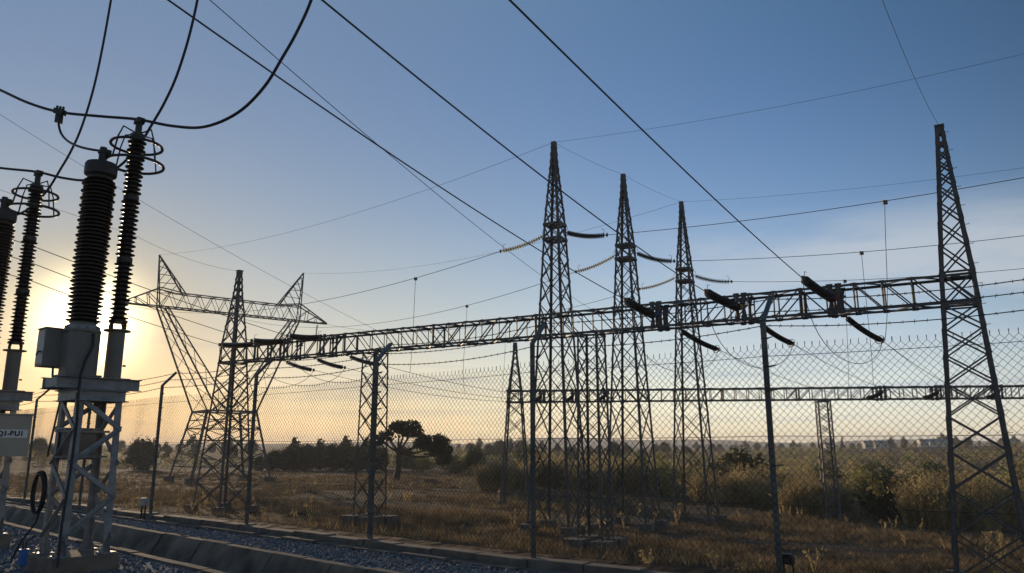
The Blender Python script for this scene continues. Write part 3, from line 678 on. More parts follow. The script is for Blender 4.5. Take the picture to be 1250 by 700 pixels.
# ------------------------------------------------------------------ fence
def fence():
    posts = FENCE; t = thing('fence', 'long chain link security fence on cranked steel posts topped with three barbed wire strands', 'fence', posts[0])
    HB = 3.17; arm = []
    for i, p in enumerate(posts):
        w = .13 if i == 5 else .072; m = MB()
        m.prism(p+V((0, 0, -.1)), p+V((0, 0, HB)), [(-w/2, -.035), (w/2, -.035), (w/2, -.024), (.008, -.024), (.008, .03), (-.008, .03), (-.008, -.024), (-w/2, -.024)], FD, FN)
        m.prism(p+V((0, 0, HB-.01)), p+FN*.33+V((0, 0, HB+.34)), [(-w*.44, -.03), (w*.44, -.03), (w*.44, -.02), (.008, -.02), (.008, .026), (-.008, .026), (-.008, -.02), (-w*.44, -.02)], FD, (V((0, 0, 1))+FN*-1).normalized()*-1)
        po = m.build('post', M['post'], t)
        for z in (.5, 1.4, 2.3, 2.6, 2.95):
            c = MB(); g_ = random.uniform(.05, .11); pts = [p+FD*math.cos(a)*w*.62+FN*math.sin(a)*w*.7+V((0, 0, z)) for a in [k*.55 for k in range(12)]]
            c.tube(pts+[p+FD*(w*.6+g_)+V((0, 0, z+.01))], .007, 4); c.build('wire_tie', M['meshw'], po)
        f = MB(); f.box(p+V((0, 0, -.04)), FD*.15, FN*.145, V((0, 0, .115))); f.build('footing', M['concrete'], t, bevel=.015)
    # chain link: one zigzag wire per column
    PIT = .043; HT = 2.82; vs_ = []; fs = []; base = 0
    for a, b in zip(posts, posts[1:]):
        L_ = (b-a).length; d = (b-a)/L_; n = V((-d.y, d.x, 0)); K = int(L_/PIT); pit = L_/K; J = int((HT-.12)/.045)
        j = np.arange(J+1); hz = .14+j*(HT-.14)/J
        for k in range(K):
            s = k*pit+((j+k) % 2)*pit; off = -.042+(((j+k) % 2)*2-1)*.0025
            s_, h_, o_ = np.append(s, s[-1]+(pit*.05 if (J+k) % 2 == 0 else -pit*.05)), np.append(hz, HT+.055), np.append(off, off[-1])
            P = np.array(a)[None]+np.array(d)[None]*s_[:, None]+np.array(n)[None]*o_[:, None]; P[:, 2] = a.z+h_
            P += np.array(n)[None]*((.045*np.sin(s_*1.7+h_*1.3+k*.002)+.02*np.sin(s_*4.3-h_*2.2))*np.sin(np.pi*np.clip(s_/L_, 0, 1)))[:, None]; P += rng.normal(0, .0022, P.shape); P[:, 2] -= .018*np.sin(np.pi*np.clip(s_/L_, 0, 1))*(h_/HT)
            m_ = len(P); R = .0036; dv, nv = np.array(d), np.array(n)
            ring = np.stack([dv*R, -dv*R*.5+nv*R*.87, -dv*R*.5-nv*R*.87])
            vs_.append((P[:, None, :]+ring[None]).reshape(-1, 3))
            i = np.arange(m_-1)[:, None]; q = np.arange(3)[None]
            fs.append((base+np.stack([i*3+q, i*3+(q+1) % 3, (i+1)*3+(q+1) % 3, (i+1)*3+q], -1)).reshape(-1, 4)); base += m_*3
    mesh_np('chain_link', np.concatenate(vs_), np.concatenate(fs), M['meshw'], t, tuple(posts[0]))
    lw = MB()
    for z in (.16, .95, 1.75, HT-.10):
        for a, b in zip(posts, posts[1:]): lw.tube(sagline(a+V((0, 0, z))-FN*.04, b+V((0, 0, z))-FN*.04, .012, 6), .0035, 4)
    lw.build('line_wire', M['meshw'], t)
    for k, (o, z) in enumerate(((.0, HB-.06), (.15, HB+.14), (.31, HB+.325))):
        m = MB()
        for a, b in zip(posts, posts[1:]):
            pts = sagline(a+FN*o+V((0, 0, z)), b+FN*o+V((0, 0, z)), random.uniform(.05, .10), 14); m.tube(pts, .006, 4)
            L_ = (b-a).length; nb = int(L_/.13)
            for i in range(nb):
                u = (i+.5+random.uniform(-.1, .1))/nb; c = pts[0].lerp(pts[-1], u); c.z -= 4*(pts[0].z-pts[7].z)*u*(1-u); an = random.uniform(0, 3.1)
                e = (FN*math.cos(an)+V((0, 0, 1))*math.sin(an))*.024; m.bar(c-e-FD*.006, c+e+FD*.006, .005); e2 = (FN*-math.sin(an)+V((0, 0, 1))*math.cos(an))*.02; m.bar(c-e2+FD*.012, c+e2+FD*.02, .005)
        m.build('barbed_strand', M['meshw'], t)
fence()

# ------------------------------------------------------------------ switchyard equipment in the left foreground
E1 = V((.64, .77, 0)).normalized(); E2 = V((-.77, .64, 0)).normalized(); UP = V((0, 0, 1))
O = V((-5.52, 10.2, Z0)); SETOFF = V((-2.75, 2.15, 0))
def loc(x, y, z): return O+E1*x+E2*y+V((0, 0, z))
def sheds(z0, z1, core, R, pitch, alt=0, taper=0):
    prof = [(core*1.15, z0)]; n = int((z1-z0)/pitch)
    for k in range(n):
        z = z0+(z1-z0)*k/n; p = (z1-z0)/n; rr = (R-(alt if k % 2 else 0))*(1-taper*k/n); c = core*(1-taper*k/n)
        prof += [(c, z+p*.05), (c, z+p*.30), (rr*.98, z+p*.52), (rr, z+p*.62), (rr*.9, z+p*.66), (c, z+p*.92)]
    return prof+[(core*1.1*(1-taper), z1)]
def equipment():
    items = []
    # plinth
    m = MB(); m.box(loc(0, 0, .08), E1*.40, E2*.38, UP*.13); pl = m.build('concrete_plinth', M['concrete'], origin=loc(0, 0, 0), bevel=.015); tag(pl, 'low square concrete plinth under the nearer steel support', 'plinth', 'concrete plinths'); items.append((pl, 'low concrete plinth at the left edge under the support with lettered board'))
    # steel support
    t = thing('steel_support', 'nearer four legged grey lattice support with black cable coil on its leg', 'steel support', loc(0, 0, .21), 'four legged lattice supports')
    zt_ = 2.20; w0, w1 = .30, .275
    Pq = lambda i, j, z: loc(i*(w0+(w1-w0)*(z-.21)/(zt_-.21)), j*(w0+(w1-w0)*(z-.21)/(zt_-.21)), z)
    for i in (-1, 1):
        for j in (-1, 1):
            m = MB(); m.angle(Pq(i, j, .21), Pq(i, j, zt_), .085, .011, E1*-i, E2*-j)
            g = Pq(i, j, .21); m.box(g+V((0, 0, .008))-E1*.03*i-E2*.03*j, E1*.09, E2*.09, UP*.008)
            m.add([g+E1*.0, g-E1*i*.15, Pq(i, j, .50)], [(0, 1, 2)]); m.add([g, g-E2*j*.15, Pq(i, j, .50)], [(0, 1, 2)])
            for q in (-1, 1): m.tube([g-E1*.03*i-E2*.03*j+E1*.06*q+E2*.055+UP*.0, g-E1*.03*i-E2*.03*j+E1*.06*q+E2*.055+UP*.06], .012, 6)
            m.build('leg', M['steelnear'], t)
    b = MB(); zs = [.42, .90, 1.32, 1.74, 2.14]
    for k, (a, c) in enumerate(zip(zs, zs[1:])):
        for (u, v) in (((-1, -1), (1, -1)), ((1, -1), (1, 1)), ((1, 1), (-1, 1)), ((-1, 1), (-1, -1))):
            p, q = (u, v) if k % 2 == 0 else (v, u)
            b.ang(Pq(*p, a), Pq(*q, c), .055, .008)
            for n_ in (Pq(*p, a), Pq(*q, c)): b.box(n_, E1*.012, E2*.012, UP*.012)
    b.build('bracing', M['steelnear'], t)
    f = MB()
    def channel(p, q, h, w, side):       # rolled channel lying on its edge
        f.prism(p, q, [(0, 0), (w, 0), (w, .01), (.01, .01), (.01, h-.01), (w, h-.01), (w, h), (0, h)], side, UP)
    for j in (-1, 1):
        channel(loc(-.53, j*.22, 2.25), loc(.50, j*.22, 2.25), .15, .08, E2*j)
        channel(loc(-.30, j*.285, 2.10), loc(.30, j*.285, 2.10), .14, .06, E2*j)
    for i in (-.30, .30): channel(loc(i, -.28, 2.101), loc(i, .28, 2.101), .14, .06, E1*(1 if i > 0 else -1))
    for i in (-.5, -.1, .1, .46): f.box(loc(i, 0, 2.325), E1*.012, E2*.21, UP*.06)
    f.build('top_frame', M['steelnear'], t)
    # junction cabinet inside the lattice
    c = MB(); c.box(loc(-.05, .20, 1.55), E1*.20, E2*.10, UP*.19); jb = c.build('junction_cabinet', M['tank'], t, bevel=.01)
    k = MB(); k.box(loc(-.05, .20, 1.755), E1*.24, E2*.13, UP*.01); k.bar(loc(-.36, .08, 1.72), loc(.30, .08, 1.72), .045, .03); k.bar(loc(-.36, .08, 1.40), loc(.30, .08, 1.40), .045, .03); k.build('bracket', M['steelnear'], t)
    items.append((t, 'farther lattice support at the left edge carrying a beige lettered board'))
    # transformer with tall fat insulator
    t = thing('instrument_transformer', 'nearer oil filled transformer with fat ribbed insulator and grey tank in front of the sun', 'transformer', loc(-.21, 0, 2.40), 'transformers with fat ribbed insulators')
    cx = -.21
    m = MB(); r = .195; oc = [(r, -.55*r), (r, .55*r), (.55*r, r), (-.55*r, r), (-r, .55*r), (-r, -.55*r), (-.55*r, -r), (.55*r, -r)]
    m.prism(loc(cx, 0, 2.41), loc(cx, 0, 2.99), oc, E1, E2); m.lathe(loc(cx, 0, 2.99), [(.225, 0), (.225, .035), (.19, .04)], 28); m.box(loc(cx, 0, 2.422), E1*.22, E2*.22, UP*.012)
    m.box(loc(cx-.02, -.199, 2.62), E1*.07, E2*.006, UP*.10)
    m.build('tank', M['tank'], t, bevel=.006)
    m = MB(); m.lathe(loc(cx, 0, 3.03), [(.19, 0), (.19, .05), (.155, .07), (.15, .12)], 28)
    for a in range(8): m.box(loc(cx, 0, 3.045)+(E1*math.cos(a*.785)+E2*math.sin(a*.785))*.2, E1*.018, E2*.018, UP*.02)
    m.build('base_flange', M['steelnear'], t, smooth=True)
    m = MB(); m.lathe(loc(cx, 0, 0), sheds(3.12, 5.10, .155, .215, .052, .02), 36); m.build('ribbed_insulator', M['porcelain'], t, smooth=True)
    m = MB(); m.lathe(loc(cx, 0, 5.08), [(.15, 0), (.16, .06), (.20, .09), (.205, .12), (.205, .23), (.19, .26), (.10, .28), (.06, .285)], 32); m.build('expansion_head', M['cap'], t, smooth=True)
    m = MB(); m.lathe(loc(cx, 0, 5.36), [(.05, 0), (.05, .13), (.065, .13), (.065, .16), (.045, .18), (.045, .22)], 16); m.box(loc(cx+.03, 0, 5.51), E1*.07, E2*.03, UP*.05); m.build('terminal', M['cap'], t)
    c0 = loc(cx-.20, .24, 2.78); m = MB(); m.box(c0, E1*.19, E2*.135, UP*.245); m.box(c0+UP*.25, E1*.205, E2*.15, UP*.008); cb = m.build('control_cabinet', M['tank'], t, bevel=.008)
    m = MB(); m.box(c0-E1*.193, E1*.004, E2*.115, UP*.215); m.build('cabinet_door', M['lampgrey'], cb)
    m = MB(); m.tube([c0-E1*.20-E2*.06+UP*-.06, c0-E1*.23-E2*.06+UP*-.06, c0-E1*.23-E2*.0+UP*-.10], .012, 6); m.build('handle', M['black'], cb)
    m = MB(); m.tube([loc(cx+.06, -.215, 2.97), loc(cx+.06, -.23, 2.80), loc(cx-.02, -.25, 2.60), loc(cx-.08, -.31, 2.42), loc(cx-.09, -.33, 2.2), loc(-.27, -.31, 1.8), loc(-.29, -.33, 1.2), loc(-.32, -.34, .6), loc(-.36, -.46, .12)], .017, 8); m.build('cable', M['cable'], t, smooth=True)
    m = MB(); m.tube([c0-UP*.24+E2*.04, c0-UP*.36+E2*.02, c0-UP*.42-E2*.02+E1*.06, loc(-.26, .30, 2.2), loc(-.33, .33, 1.4)], .014, 6); m.build('cable', M['cable'], t, smooth=True)
    items.append((t, 'farther transformer with fat ribbed insulator, half cut off at the left edge'))
    # slim ribbed arrester on a steel tube
    t = thing('surge_arrester', 'nearer slim ribbed arrester with two grading rings, right of the sun', 'arrester', loc(.23, 0, 2.40), 'slim arresters with grading rings'); ax = .23
    m = MB(); m.lathe(loc(ax, 0, 2.40), [(.105, 0), (.105, .66), (.17, .66), (.17, .675), (.09, .68)], 24); m.box(loc(ax, 0, 2.41), E1*.17, E2*.17, UP*.01); m.tube([loc(ax+.115, -.02, 2.60), loc(ax+.15, -.02, 2.60)], .015, 6); m.build('pedestal', M['tank'], t, smooth=True)
    m = MB()
    for a in range(4): e = E1*math.cos(a*1.571+.5)+E2*math.sin(a*1.571+.5); m.tube([loc(ax, 0, 3.075)+e*.11, loc(ax, 0, 3.14)+e*.115, loc(ax, 0, 3.19)+e*.09], .022, 8)
    m.lathe(loc(ax, 0, 3.18), [(.12, 0), (.12, .03), (.08, .05)], 20); m.build('insulating_base', M['porcelain'], t, smooth=True)
    for z0, z1 in ((3.21, 4.02), (4.10, 4.92), (5.0, 5.88)):
        m = MB(); m.lathe(loc(ax, 0, 0), sheds(z0, z1, .072, .125, .062, .016), 24); m.build('ribbed_insulator', M['porcelain'], t, smooth=True)
    for z in (4.0, 4.9):
        m = MB(); m.lathe(loc(ax, 0, z), [(.07, 0), (.1, .02), (.1, .09), (.07, .11)], 20); m.build('joint_flange', M['cap'], t, smooth=True)
    m = MB(); m.lathe(loc(ax, 0, 5.86), [(.10, 0), (.10, .05), (.045, .06), (.045, .22), (.06, .22), (.06, .29), (.03, .31)], 18); m.box(loc(ax, 0, 6.12), E1*.05, E2*.07, UP*.04); m.build('terminal', M['cap'], t)
    for R, z, zz in ((.335, 5.74, 5.92), (.375, 5.46, 5.74)):
        m = MB(); m.torus(loc(ax, 0, z), R, .021, E1, E2, 48, 8)
        for a in range(4):
            e = E1*math.cos(a*1.571+.3)+E2*math.sin(a*1.571+.3)
            if zz > 5.8: m.tube([loc(ax, 0, 5.93)+e*.06, loc(ax, 0, 5.95)+e*.25, loc(ax, 0, z)+e*R], .011, 6)
            else: m.bar(loc(ax, 0, zz)+e*.325, loc(ax, 0, z)+e*R, .035, .012)
        m.build('grading_ring', M['cap'], t, smooth=True)
    items.append((t, 'farther slim arrester with two grading rings near the left edge'))
    for o, lb in items:
        c = copy_tree(o); c.location = V(o.location)+SETOFF; c['label'] = lb
    # heavy bus cables over the equipment: same slack shape for each phase
    ctr = [(-40, 92, 11.7), (0, 110, 11.2), (35, 126, 10.95), (73, 137, 10.72), (120, 142, 10.5), (168, 146, 10.37), (210, 154, 10.2), (250, 155, 10.0), (290, 138, 9.85), (322, 107, 9.72), (345, 70, 9.65), (362, 40, 9.6), (380, 0, 9.5), (398, -60, 9.4), (412, -130, 9.3), (426, -230, 9.2), (440, -360, 9.1)]
    P = [at(*c) for c in ctr]; pts = []
    for i in range(len(P)-1):
        p0, p1, p2, p3 = P[max(i-1, 0)], P[i], P[i+1], P[min(i+2, len(P)-1)]
        for k in range(6):
            u = k/6; pts.append(.5*((2*p1)+(p2-p0)*u+(2*p0-5*p1+4*p2-p3)*u*u+(3*p1-p0-3*p2+p3)*u**3))
    pts.append(P[-1])
    t = thing('bus_cable', 'nearest heavy black cable looping over the slim arrester, with a bolted tap clamp', 'power line', P[5], 'heavy cables looping over the equipment')
    m = MB(); m.tube(pts, .021, 8); m.build('cable', M['cable'], t, smooth=True)
    c = P[3]; m = MB(); d = (P[4]-P[2]).normalized()
    m.box(c, d*.09, d.cross(UP).normalized()*.04, UP*.045); m.box(c-UP*.10, d*.05, d.cross(UP).normalized()*.03, UP*.08)
    for k in (-.065, 0, .065): m.tube([c+d*k-UP*.02, c+d*k+UP*.09], .018, 6)
    for k in (-.05, .05): m.tube([c+d*k-UP*.09, c-d*k-UP*.09], .014, 6)
    m.build('tap_clamp', M['black'], t)
    te = loc(-.20, 0, 5.53); m = MB(); m.tube(bez(c-UP*.14, c-UP*.50+d*.05, te-E1*.25-UP*.0+E2*.15, te), .017, 8); m.build('tap_cable', M['cable'], t, smooth=True)
    for k, lb in ((1, 'second heavy black cable, passing behind the nearer insulators then rising right'), (2, 'third heavy black cable, curving up alone at the top left')):
        c = copy_tree(t); c.location = V(t.location)+SETOFF*k; c['label'] = lb
equipment()
# loose things round the supports
def small_items():
    p = loc(-.36, .30, .95); m = MB()
    for k in range(4): m.torus(p+E1*(.012*k-.05)+UP*random.uniform(-.02, .02), .21+.012*(k % 2), .013, E2*.55+E1*-.1, UP*1.15, 36, 6)
    m.tube([p-UP*.25, p-UP*.36+E2*.05, loc(-.50, .38, .35), loc(-.58, .40, .12)], .012, 6)
    tag(m.build('cable_coil', M['cable'], origin=p, smooth=True), 'coil of black cable hung low on the nearer support leg', 'cable coil')
    b = atz(27, 691, Z0); t = thing('pipe_stub', 'short bright blue plastic pipe stub standing in the gravel at bottom left', 'pipe', b)
    m = MB(); m.lathe(b-UP*.03, [(.055, 0), (.055, .24), (.045, .24), (.045, .1)], 20); m.build('pipe', M['blue'], t, smooth=True)
    m = MB(); m.tube([b+UP*.1, b+UP*.3+E1*.02, b+UP*.36+E1*.12+E2*.05], .012, 6); m.tube([b+UP*.1+E2*.02, b+UP*.28+E2*.06, b+UP*.33+E2*.12], .012, 6); m.build('cable_end', M['cable'], t, smooth=True)
    # lettered board on the farther support
    c = at(3, 532, 11.95); W, Hh = .36, .31; x = (E1*.75+V((1, 0, 0))*.35).normalized(); nrm = V((x.y, -x.x, 0))
    t = thing('sign_board', 'beige board with the white name strip Q1-BU1 on the farther support', 'sign', c); 
    m = MB(); m.box(c, x*W, nrm*.06, UP*Hh); m.box(c+UP*(Hh+.01), x*(W+.02), nrm*.085, UP*.012); m.build('board', M['board'], t, bevel=.006)
    m = MB(); m.box(c+nrm*.064+UP*.03, x*(W-.04), nrm*.003, UP*.062); st = m.build('name_strip', M['white'], t)
    cu = bpy.data.curves.new('lettering', 'FONT'); cu.body = 'Q1-BU1'; cu.size = .102; cu.align_x = 'RIGHT'; cu.align_y = 'CENTER'; cu.extrude = .001; cu.offset = .004
    to = bpy.data.objects.new('tmp', cu); COL.objects.link(to); bpy.context.view_layer.update()
    me = bpy.data.meshes.new_from_object(to.evaluated_get(bpy.context.evaluated_depsgraph_get())); bpy.data.objects.remove(to)
    base = c+nrm*.069+UP*.03+x*(W-.09); me.materials.clear(); me.materials.append(M['ink'])
    vv = [base+x*v.co.x+UP*v.co.y+nrm*v.co.z for v in me.vertices]; o_ = wloc(st)
    for v, q in zip(me.vertices, vv): v.co = q-o_
    ob = bpy.data.objects.new('lettering', me); COL.objects.link(ob); ob.parent = st
    # little floodlights at the feet of two fence posts
    for px, py, yy, mt, lb in ((175, 624, 18.7, 'lampgrey', 'small pale floodlight on a bent bracket at the foot of leftmost clear fence post'), (962, 694, 9.75, 'black', 'small black floodlight on two stub legs at the foot of right fence post')):
        b = at(px, py, yy); b.z = Z0+.02; s = 1.15 if mt == 'lampgrey' else .8
        t = thing('floodlight', lb, 'floodlight', b, 'floodlights at the fence foot')
        m = MB(); m.box(b+UP*.22*s, FD*.10*s, FN*.06*s, UP*.07*s); m.box(b+UP*.28*s-FN*.01, FD*.085*s, FN*.07*s, UP*.025*s); m.build('housing', M[mt], t, bevel=.02)
        m = MB(); m.bar(b-FD*.07*s-UP*.12, b-FD*.07*s+UP*.2*s, .028*s); m.bar(b+FD*.07*s-UP*.12, b+FD*.07*s+UP*.2*s, .028*s); m.build('bracket', M['black'], t)
small_items()

# loose crushed stones
def stones():
    P = []
    def strip(n0, n1, s0, s1, cnt):
        s = rng.uniform(s0, s1, cnt); n = rng.uniform(n0, n1, cnt); return np.outer(s, np.array(D))+np.outer(n, np.array(NN))
    a = strip(6.22, 9.2, -26, 7, 24000); b = strip(.5, 4.6, -22, -2, 17000)
    fn = np.array(FN); f0 = np.array(FENCE[4]); a = a[((a-f0) @ fn) < -.42]
    P = np.concatenate([a, b]); P = P[(P[:, 1] > 5) & (np.abs(P[:, 0]) < P[:, 1]*.85)]
    n = len(P); base = np.array([[1, 0, 0], [-1, 0, 0], [0, 1, 0], [0, -1, 0], [0, 0, 1], [0, 0, -1]], float)
    f8 = np.array([[0, 2, 4], [2, 1, 4], [1, 3, 4], [3, 0, 4], [2, 0, 5], [1, 2, 5], [3, 1, 5], [0, 3, 5]])
    sz = rng.uniform(.012, .032, n)*np.exp(rng.normal(0, .28, n)); v = base[None]*rng.uniform(.6, 1.25, (n, 6, 1))+rng.uniform(-.25, .25, (n, 6, 3)); v *= sz[:, None, None]; v[:, :, 2] *= .75
    v += P[:, None, :]; nn_ = P @ np.array(NN); f1 = (P-f0) @ fn; k_ = np.where(nn_ > 6, np.clip((nn_-6.19)/np.maximum(nn_-6.19-f1-.3, .1), 0, 1), 0); v[:, :, 2] += (Z0+.01-.20*k_)[:, None]
    f = (f8[None]+np.arange(n)[:, None, None]*6).reshape(-1, 3)
    tag(mesh_np('loose_stones', v.reshape(-1, 3), f, M['stone']), kind='stuff')
stones()

# ------------------------------------------------------------------ vegetation
def leaves(centers, size, flat=.3, aspect=1.6):
    n = len(centers); d = rng.normal(size=(n, 3)); d /= np.linalg.norm(d, axis=1)[:, None]; u = rng.normal(size=(n, 3)); u -= (u*d).sum(1)[:, None]*d; u /= np.linalg.norm(u, axis=1)[:, None]
    w = np.cross(d, u); s = size*rng.uniform(.6, 1.3, n)[:, None]
    v = np.stack([centers-u*s*aspect*.5, centers+w*s*.45, centers+u*s*aspect*.5, centers-w*s*.45], 1)
    return v.reshape(-1, 3), np.arange(n*4).reshape(-1, 4)
def blob_points(lobes, n, clump=.35, per=14):
    """points gathered in clumps near the surface of ellipsoid lobes, leaving gaps between clumps"""
    vol = np.array([l[1][0]*l[1][1]*l[1][2] for l in lobes])**.67; cnt = (vol/vol.sum()*n/per).astype(int)+1; out = []
    for (c, r), k in zip(lobes, cnt):
        d = rng.normal(size=(k, 3)); d /= np.linalg.norm(d, axis=1)[:, None]; rad = rng.uniform(.35, 1.08, k)**.6
        q = np.array(c)+d*rad[:, None]*np.array(r); R_ = clump*min(r)
        out.append((q[:, None, :]+rng.normal(size=(k, per, 3))*R_*rng.uniform(.25, .6, (k, 1, 1))).reshape(-1, 3))
    return np.concatenate(out)
def make_tree(name, label, cat, base, lobes, n, size, leafm, trunk_r, fork=None, group=None, lean=(0, 0)):
    base = V(base); t = thing(name, label, cat, base, group); m = MB(); fk = V(fork) if fork else V((lean[0], lean[1], 1))
    m.tube([V((0, 0, -.3)), fk*.35+V((trunk_r*.5, 0, 0)), fk*.7, fk], [trunk_r*1.25, trunk_r, trunk_r*.85, trunk_r*.7], 9)
    for c, r in lobes:
        c = V(c); e = fk+(c-fk)*.8; m.tube([fk*.92, fk.lerp(e, .5)+V((0, 0, -.1*(e-fk).length))+V((random.uniform(-.2, .2),)*3)*trunk_r, e], [trunk_r*.6, trunk_r*.4, trunk_r*.15], 6)
        for _ in range(3):
            q = c+V((random.uniform(-.6, .6)*r[0], random.uniform(-.6, .6)*r[1], random.uniform(0, .6)*r[2])); m.tube([fk.lerp(e, .7), q], [trunk_r*.25, trunk_r*.08], 5)
    m.v = [(x+base.x, y+base.y, z+base.z) for x, y, z in m.v]; m.build('trunk', M['bark'], t, smooth=True)
    v, f = leaves(blob_points(lobes, n), size); mesh_np('crown', v+np.array(base), f, leafm, t, tuple(base)); return t
def place(px, y): x = (px-625)/F*y*1.02; return V((x, y, zt1(x, y)))
# the flat topped acacia: real size from its 96 m distance (0.104 m per pixel)
make_tree('acacia_tree', 'dark flat topped acacia with a second lower crown, alone in the dry field', 'tree', place(490, 97), [((1.1, 0, 6.5), (2.0, 2.0, .6)), ((.2, .3, 6.1), (1.6, 1.6, .5)), ((1.9, 0, 5.6), (1.6, 1.5, .6)), ((4.4, 0, 4.7), (2.1, 2.0, .75)), ((5.4, .3, 3.7), (1.5, 1.6, .9)), ((5.7, .5, 2.6), (1.0, 1.3, .9)), ((3.4, -.4, 4.3), (1.3, 1.5, .7)), ((-1.4, .3, 5.2), (1.1, 1.2, .6)), ((-2.2, .3, 4.6), (.7, .8, .5))], 15000, .17, M['leaf'], .36, (.25, 0, 3.6))
def bush_mesh(kind, n, size, leafm, lobes):
    v, f = leaves(blob_points(lobes, n, .3, 10), size); return v, f
def proto_bush(name, leafm, lobes, n, size, stems=5, h=2.):
    t = thing(name, 'x', 'bush'); v, f = leaves(blob_points(lobes, n, .33, 12), size); v[:, 2] = np.maximum(v[:, 2], .02); mesh_np('crown', v, f, leafm, t)
    m = MB()
    for k in range(stems):
        a = random.uniform(0, 6.28); l = random.uniform(.5, .9)*h; m.tube([V((.1*math.cos(a), .1*math.sin(a), -.2)), V((.5*math.cos(a)*l*.4, .5*math.sin(a)*l*.4, l*.5)), V((math.cos(a)*l*.4, math.sin(a)*l*.4, l))], [.05, .035, .012], 5)
    m.build('stem', M['bark'], t); return t
def proto_reed(name, n, h, rad, leafm):
    t = thing(name, 'x', 'reeds'); K = 9; kc = rng.integers(0, K, n); ka = rng.uniform(0, 6.28, K); kr = rad*np.sqrt(rng.uniform(0, .8, K)); kh = rng.uniform(.5, 1.12, K)
    bx = (kr*np.cos(ka))[kc]+rng.normal(0, rad*.16, n); by = (kr*np.sin(ka))[kc]+rng.normal(0, rad*.16, n); a = np.arctan2(by-(kr*np.sin(ka))[kc], bx-(kr*np.cos(ka))[kc]); r = np.minimum(np.hypot(bx, by), rad); hh = h*kh[kc]*rng.uniform(.5, 1.08, n)
    b = np.stack([bx, by, np.zeros(n)-.1], 1); out = a+rng.normal(0, .7, n); ln = rng.uniform(.05, .35, n)*(.5+r/rad)
    d = np.stack([np.cos(out), np.sin(out)], 1); w = rng.uniform(.010, .022, n)*1.3; s = np.stack([-d[:, 1], d[:, 0], 0*a], 1)*w[:, None]
    P = [b+np.concatenate([d*(ln*hh*u**2)[:, None], (hh*(u-.12*ln*u**3))[:, None]], 1) for u in (0, .5, .85, 1.)]
    vv = []; ff = []
    V_ = np.stack([P[0]-s, P[0]+s, P[1]-s, P[1]+s, P[2]-s*.7, P[2]+s*.7, P[3]-s*.15, P[3]+s*.15], 1).reshape(-1, 3); i = np.arange(n)[:, None]*8
    F_ = np.concatenate([i+np.array([[0, 1, 3, 2]]), i+np.array([[2, 3, 5, 4]]), i+np.array([[4, 5, 7, 6]])])
    k = n//2; top = P[2][:k]+(P[3][:k]-P[2][:k])*rng.uniform(0, 1, (k, 1)); pl = np.repeat(top, 7, 0)+rng.normal(0, .10, (k*7, 3)); lv, lf = leaves(pl, .075)
    allv = np.concatenate([V_, lv]); allf = np.concatenate([F_, lf+len(V_)]); mesh_np('stalks', allv, allf, leafm, t); return t
PB = {
 'green': proto_bush('green_bush', M['bush'], [((0, 0, 1.1), (1.3, 1.2, 1.0)), ((.9, .2, .9), (1.0, 1.0, .8)), ((-.9, -.1, .8), (.9, .9, .75)), ((.1, .3, 1.8), (.8, .8, .6))], 2600, .13),
 'olive': proto_bush('olive_bush', M['olive'], [((0, 0, 1.2), (1.2, 1.2, 1.1)), ((-.8, .2, .9), (1.0, .9, .85)), ((.8, 0, 1.3), (.8, .9, 1.0)), ((.2, 0, 2.1), (.6, .6, .6))], 2200, .11),
 'dark': proto_bush('dark_bush', M['dbush'], [((0, 0, 1.2), (1.4, 1.3, 1.1)), ((1.1, 0, 1.0), (1.0, 1.0, .9)), ((-1.0, .1, 1.3), (.9, .9, 1.2)), ((-.2, 0, 2.2), (.8, .8, .7))], 4200, .15),
 'reed': proto_reed('reed_clump', 1500, 3.0, 1.4, M['reed']),
 'gold': proto_reed('tan_thicket', 1700, 2.35, 1.45, M['reed']),
}
CAT = {'green': 'bush', 'olive': 'bush', 'dark': 'bush', 'reed': 'reeds', 'gold': 'thicket'}; used = set()
def plant(kind, px, y, s, label, group=None, sz=None):
    p = PB[kind]; o = p if kind not in used else copy_tree(p); used.add(kind)
    o.location = place(px, y); o.rotation_euler = (0, 0, random.uniform(0, 6.28)); k_ = 1.0 if y < 40 else 1.32; o.scale = (s*k_, s*k_, (sz or s)*(k_*1.06 if kind not in ('reed', 'gold') else 1.08)); o['label'] = label; o['category'] = CAT[kind]
    if group: o['group'] = group
    elif 'group' in o: del o['group']
    return o
B_ = 'bushes and reeds in the field'
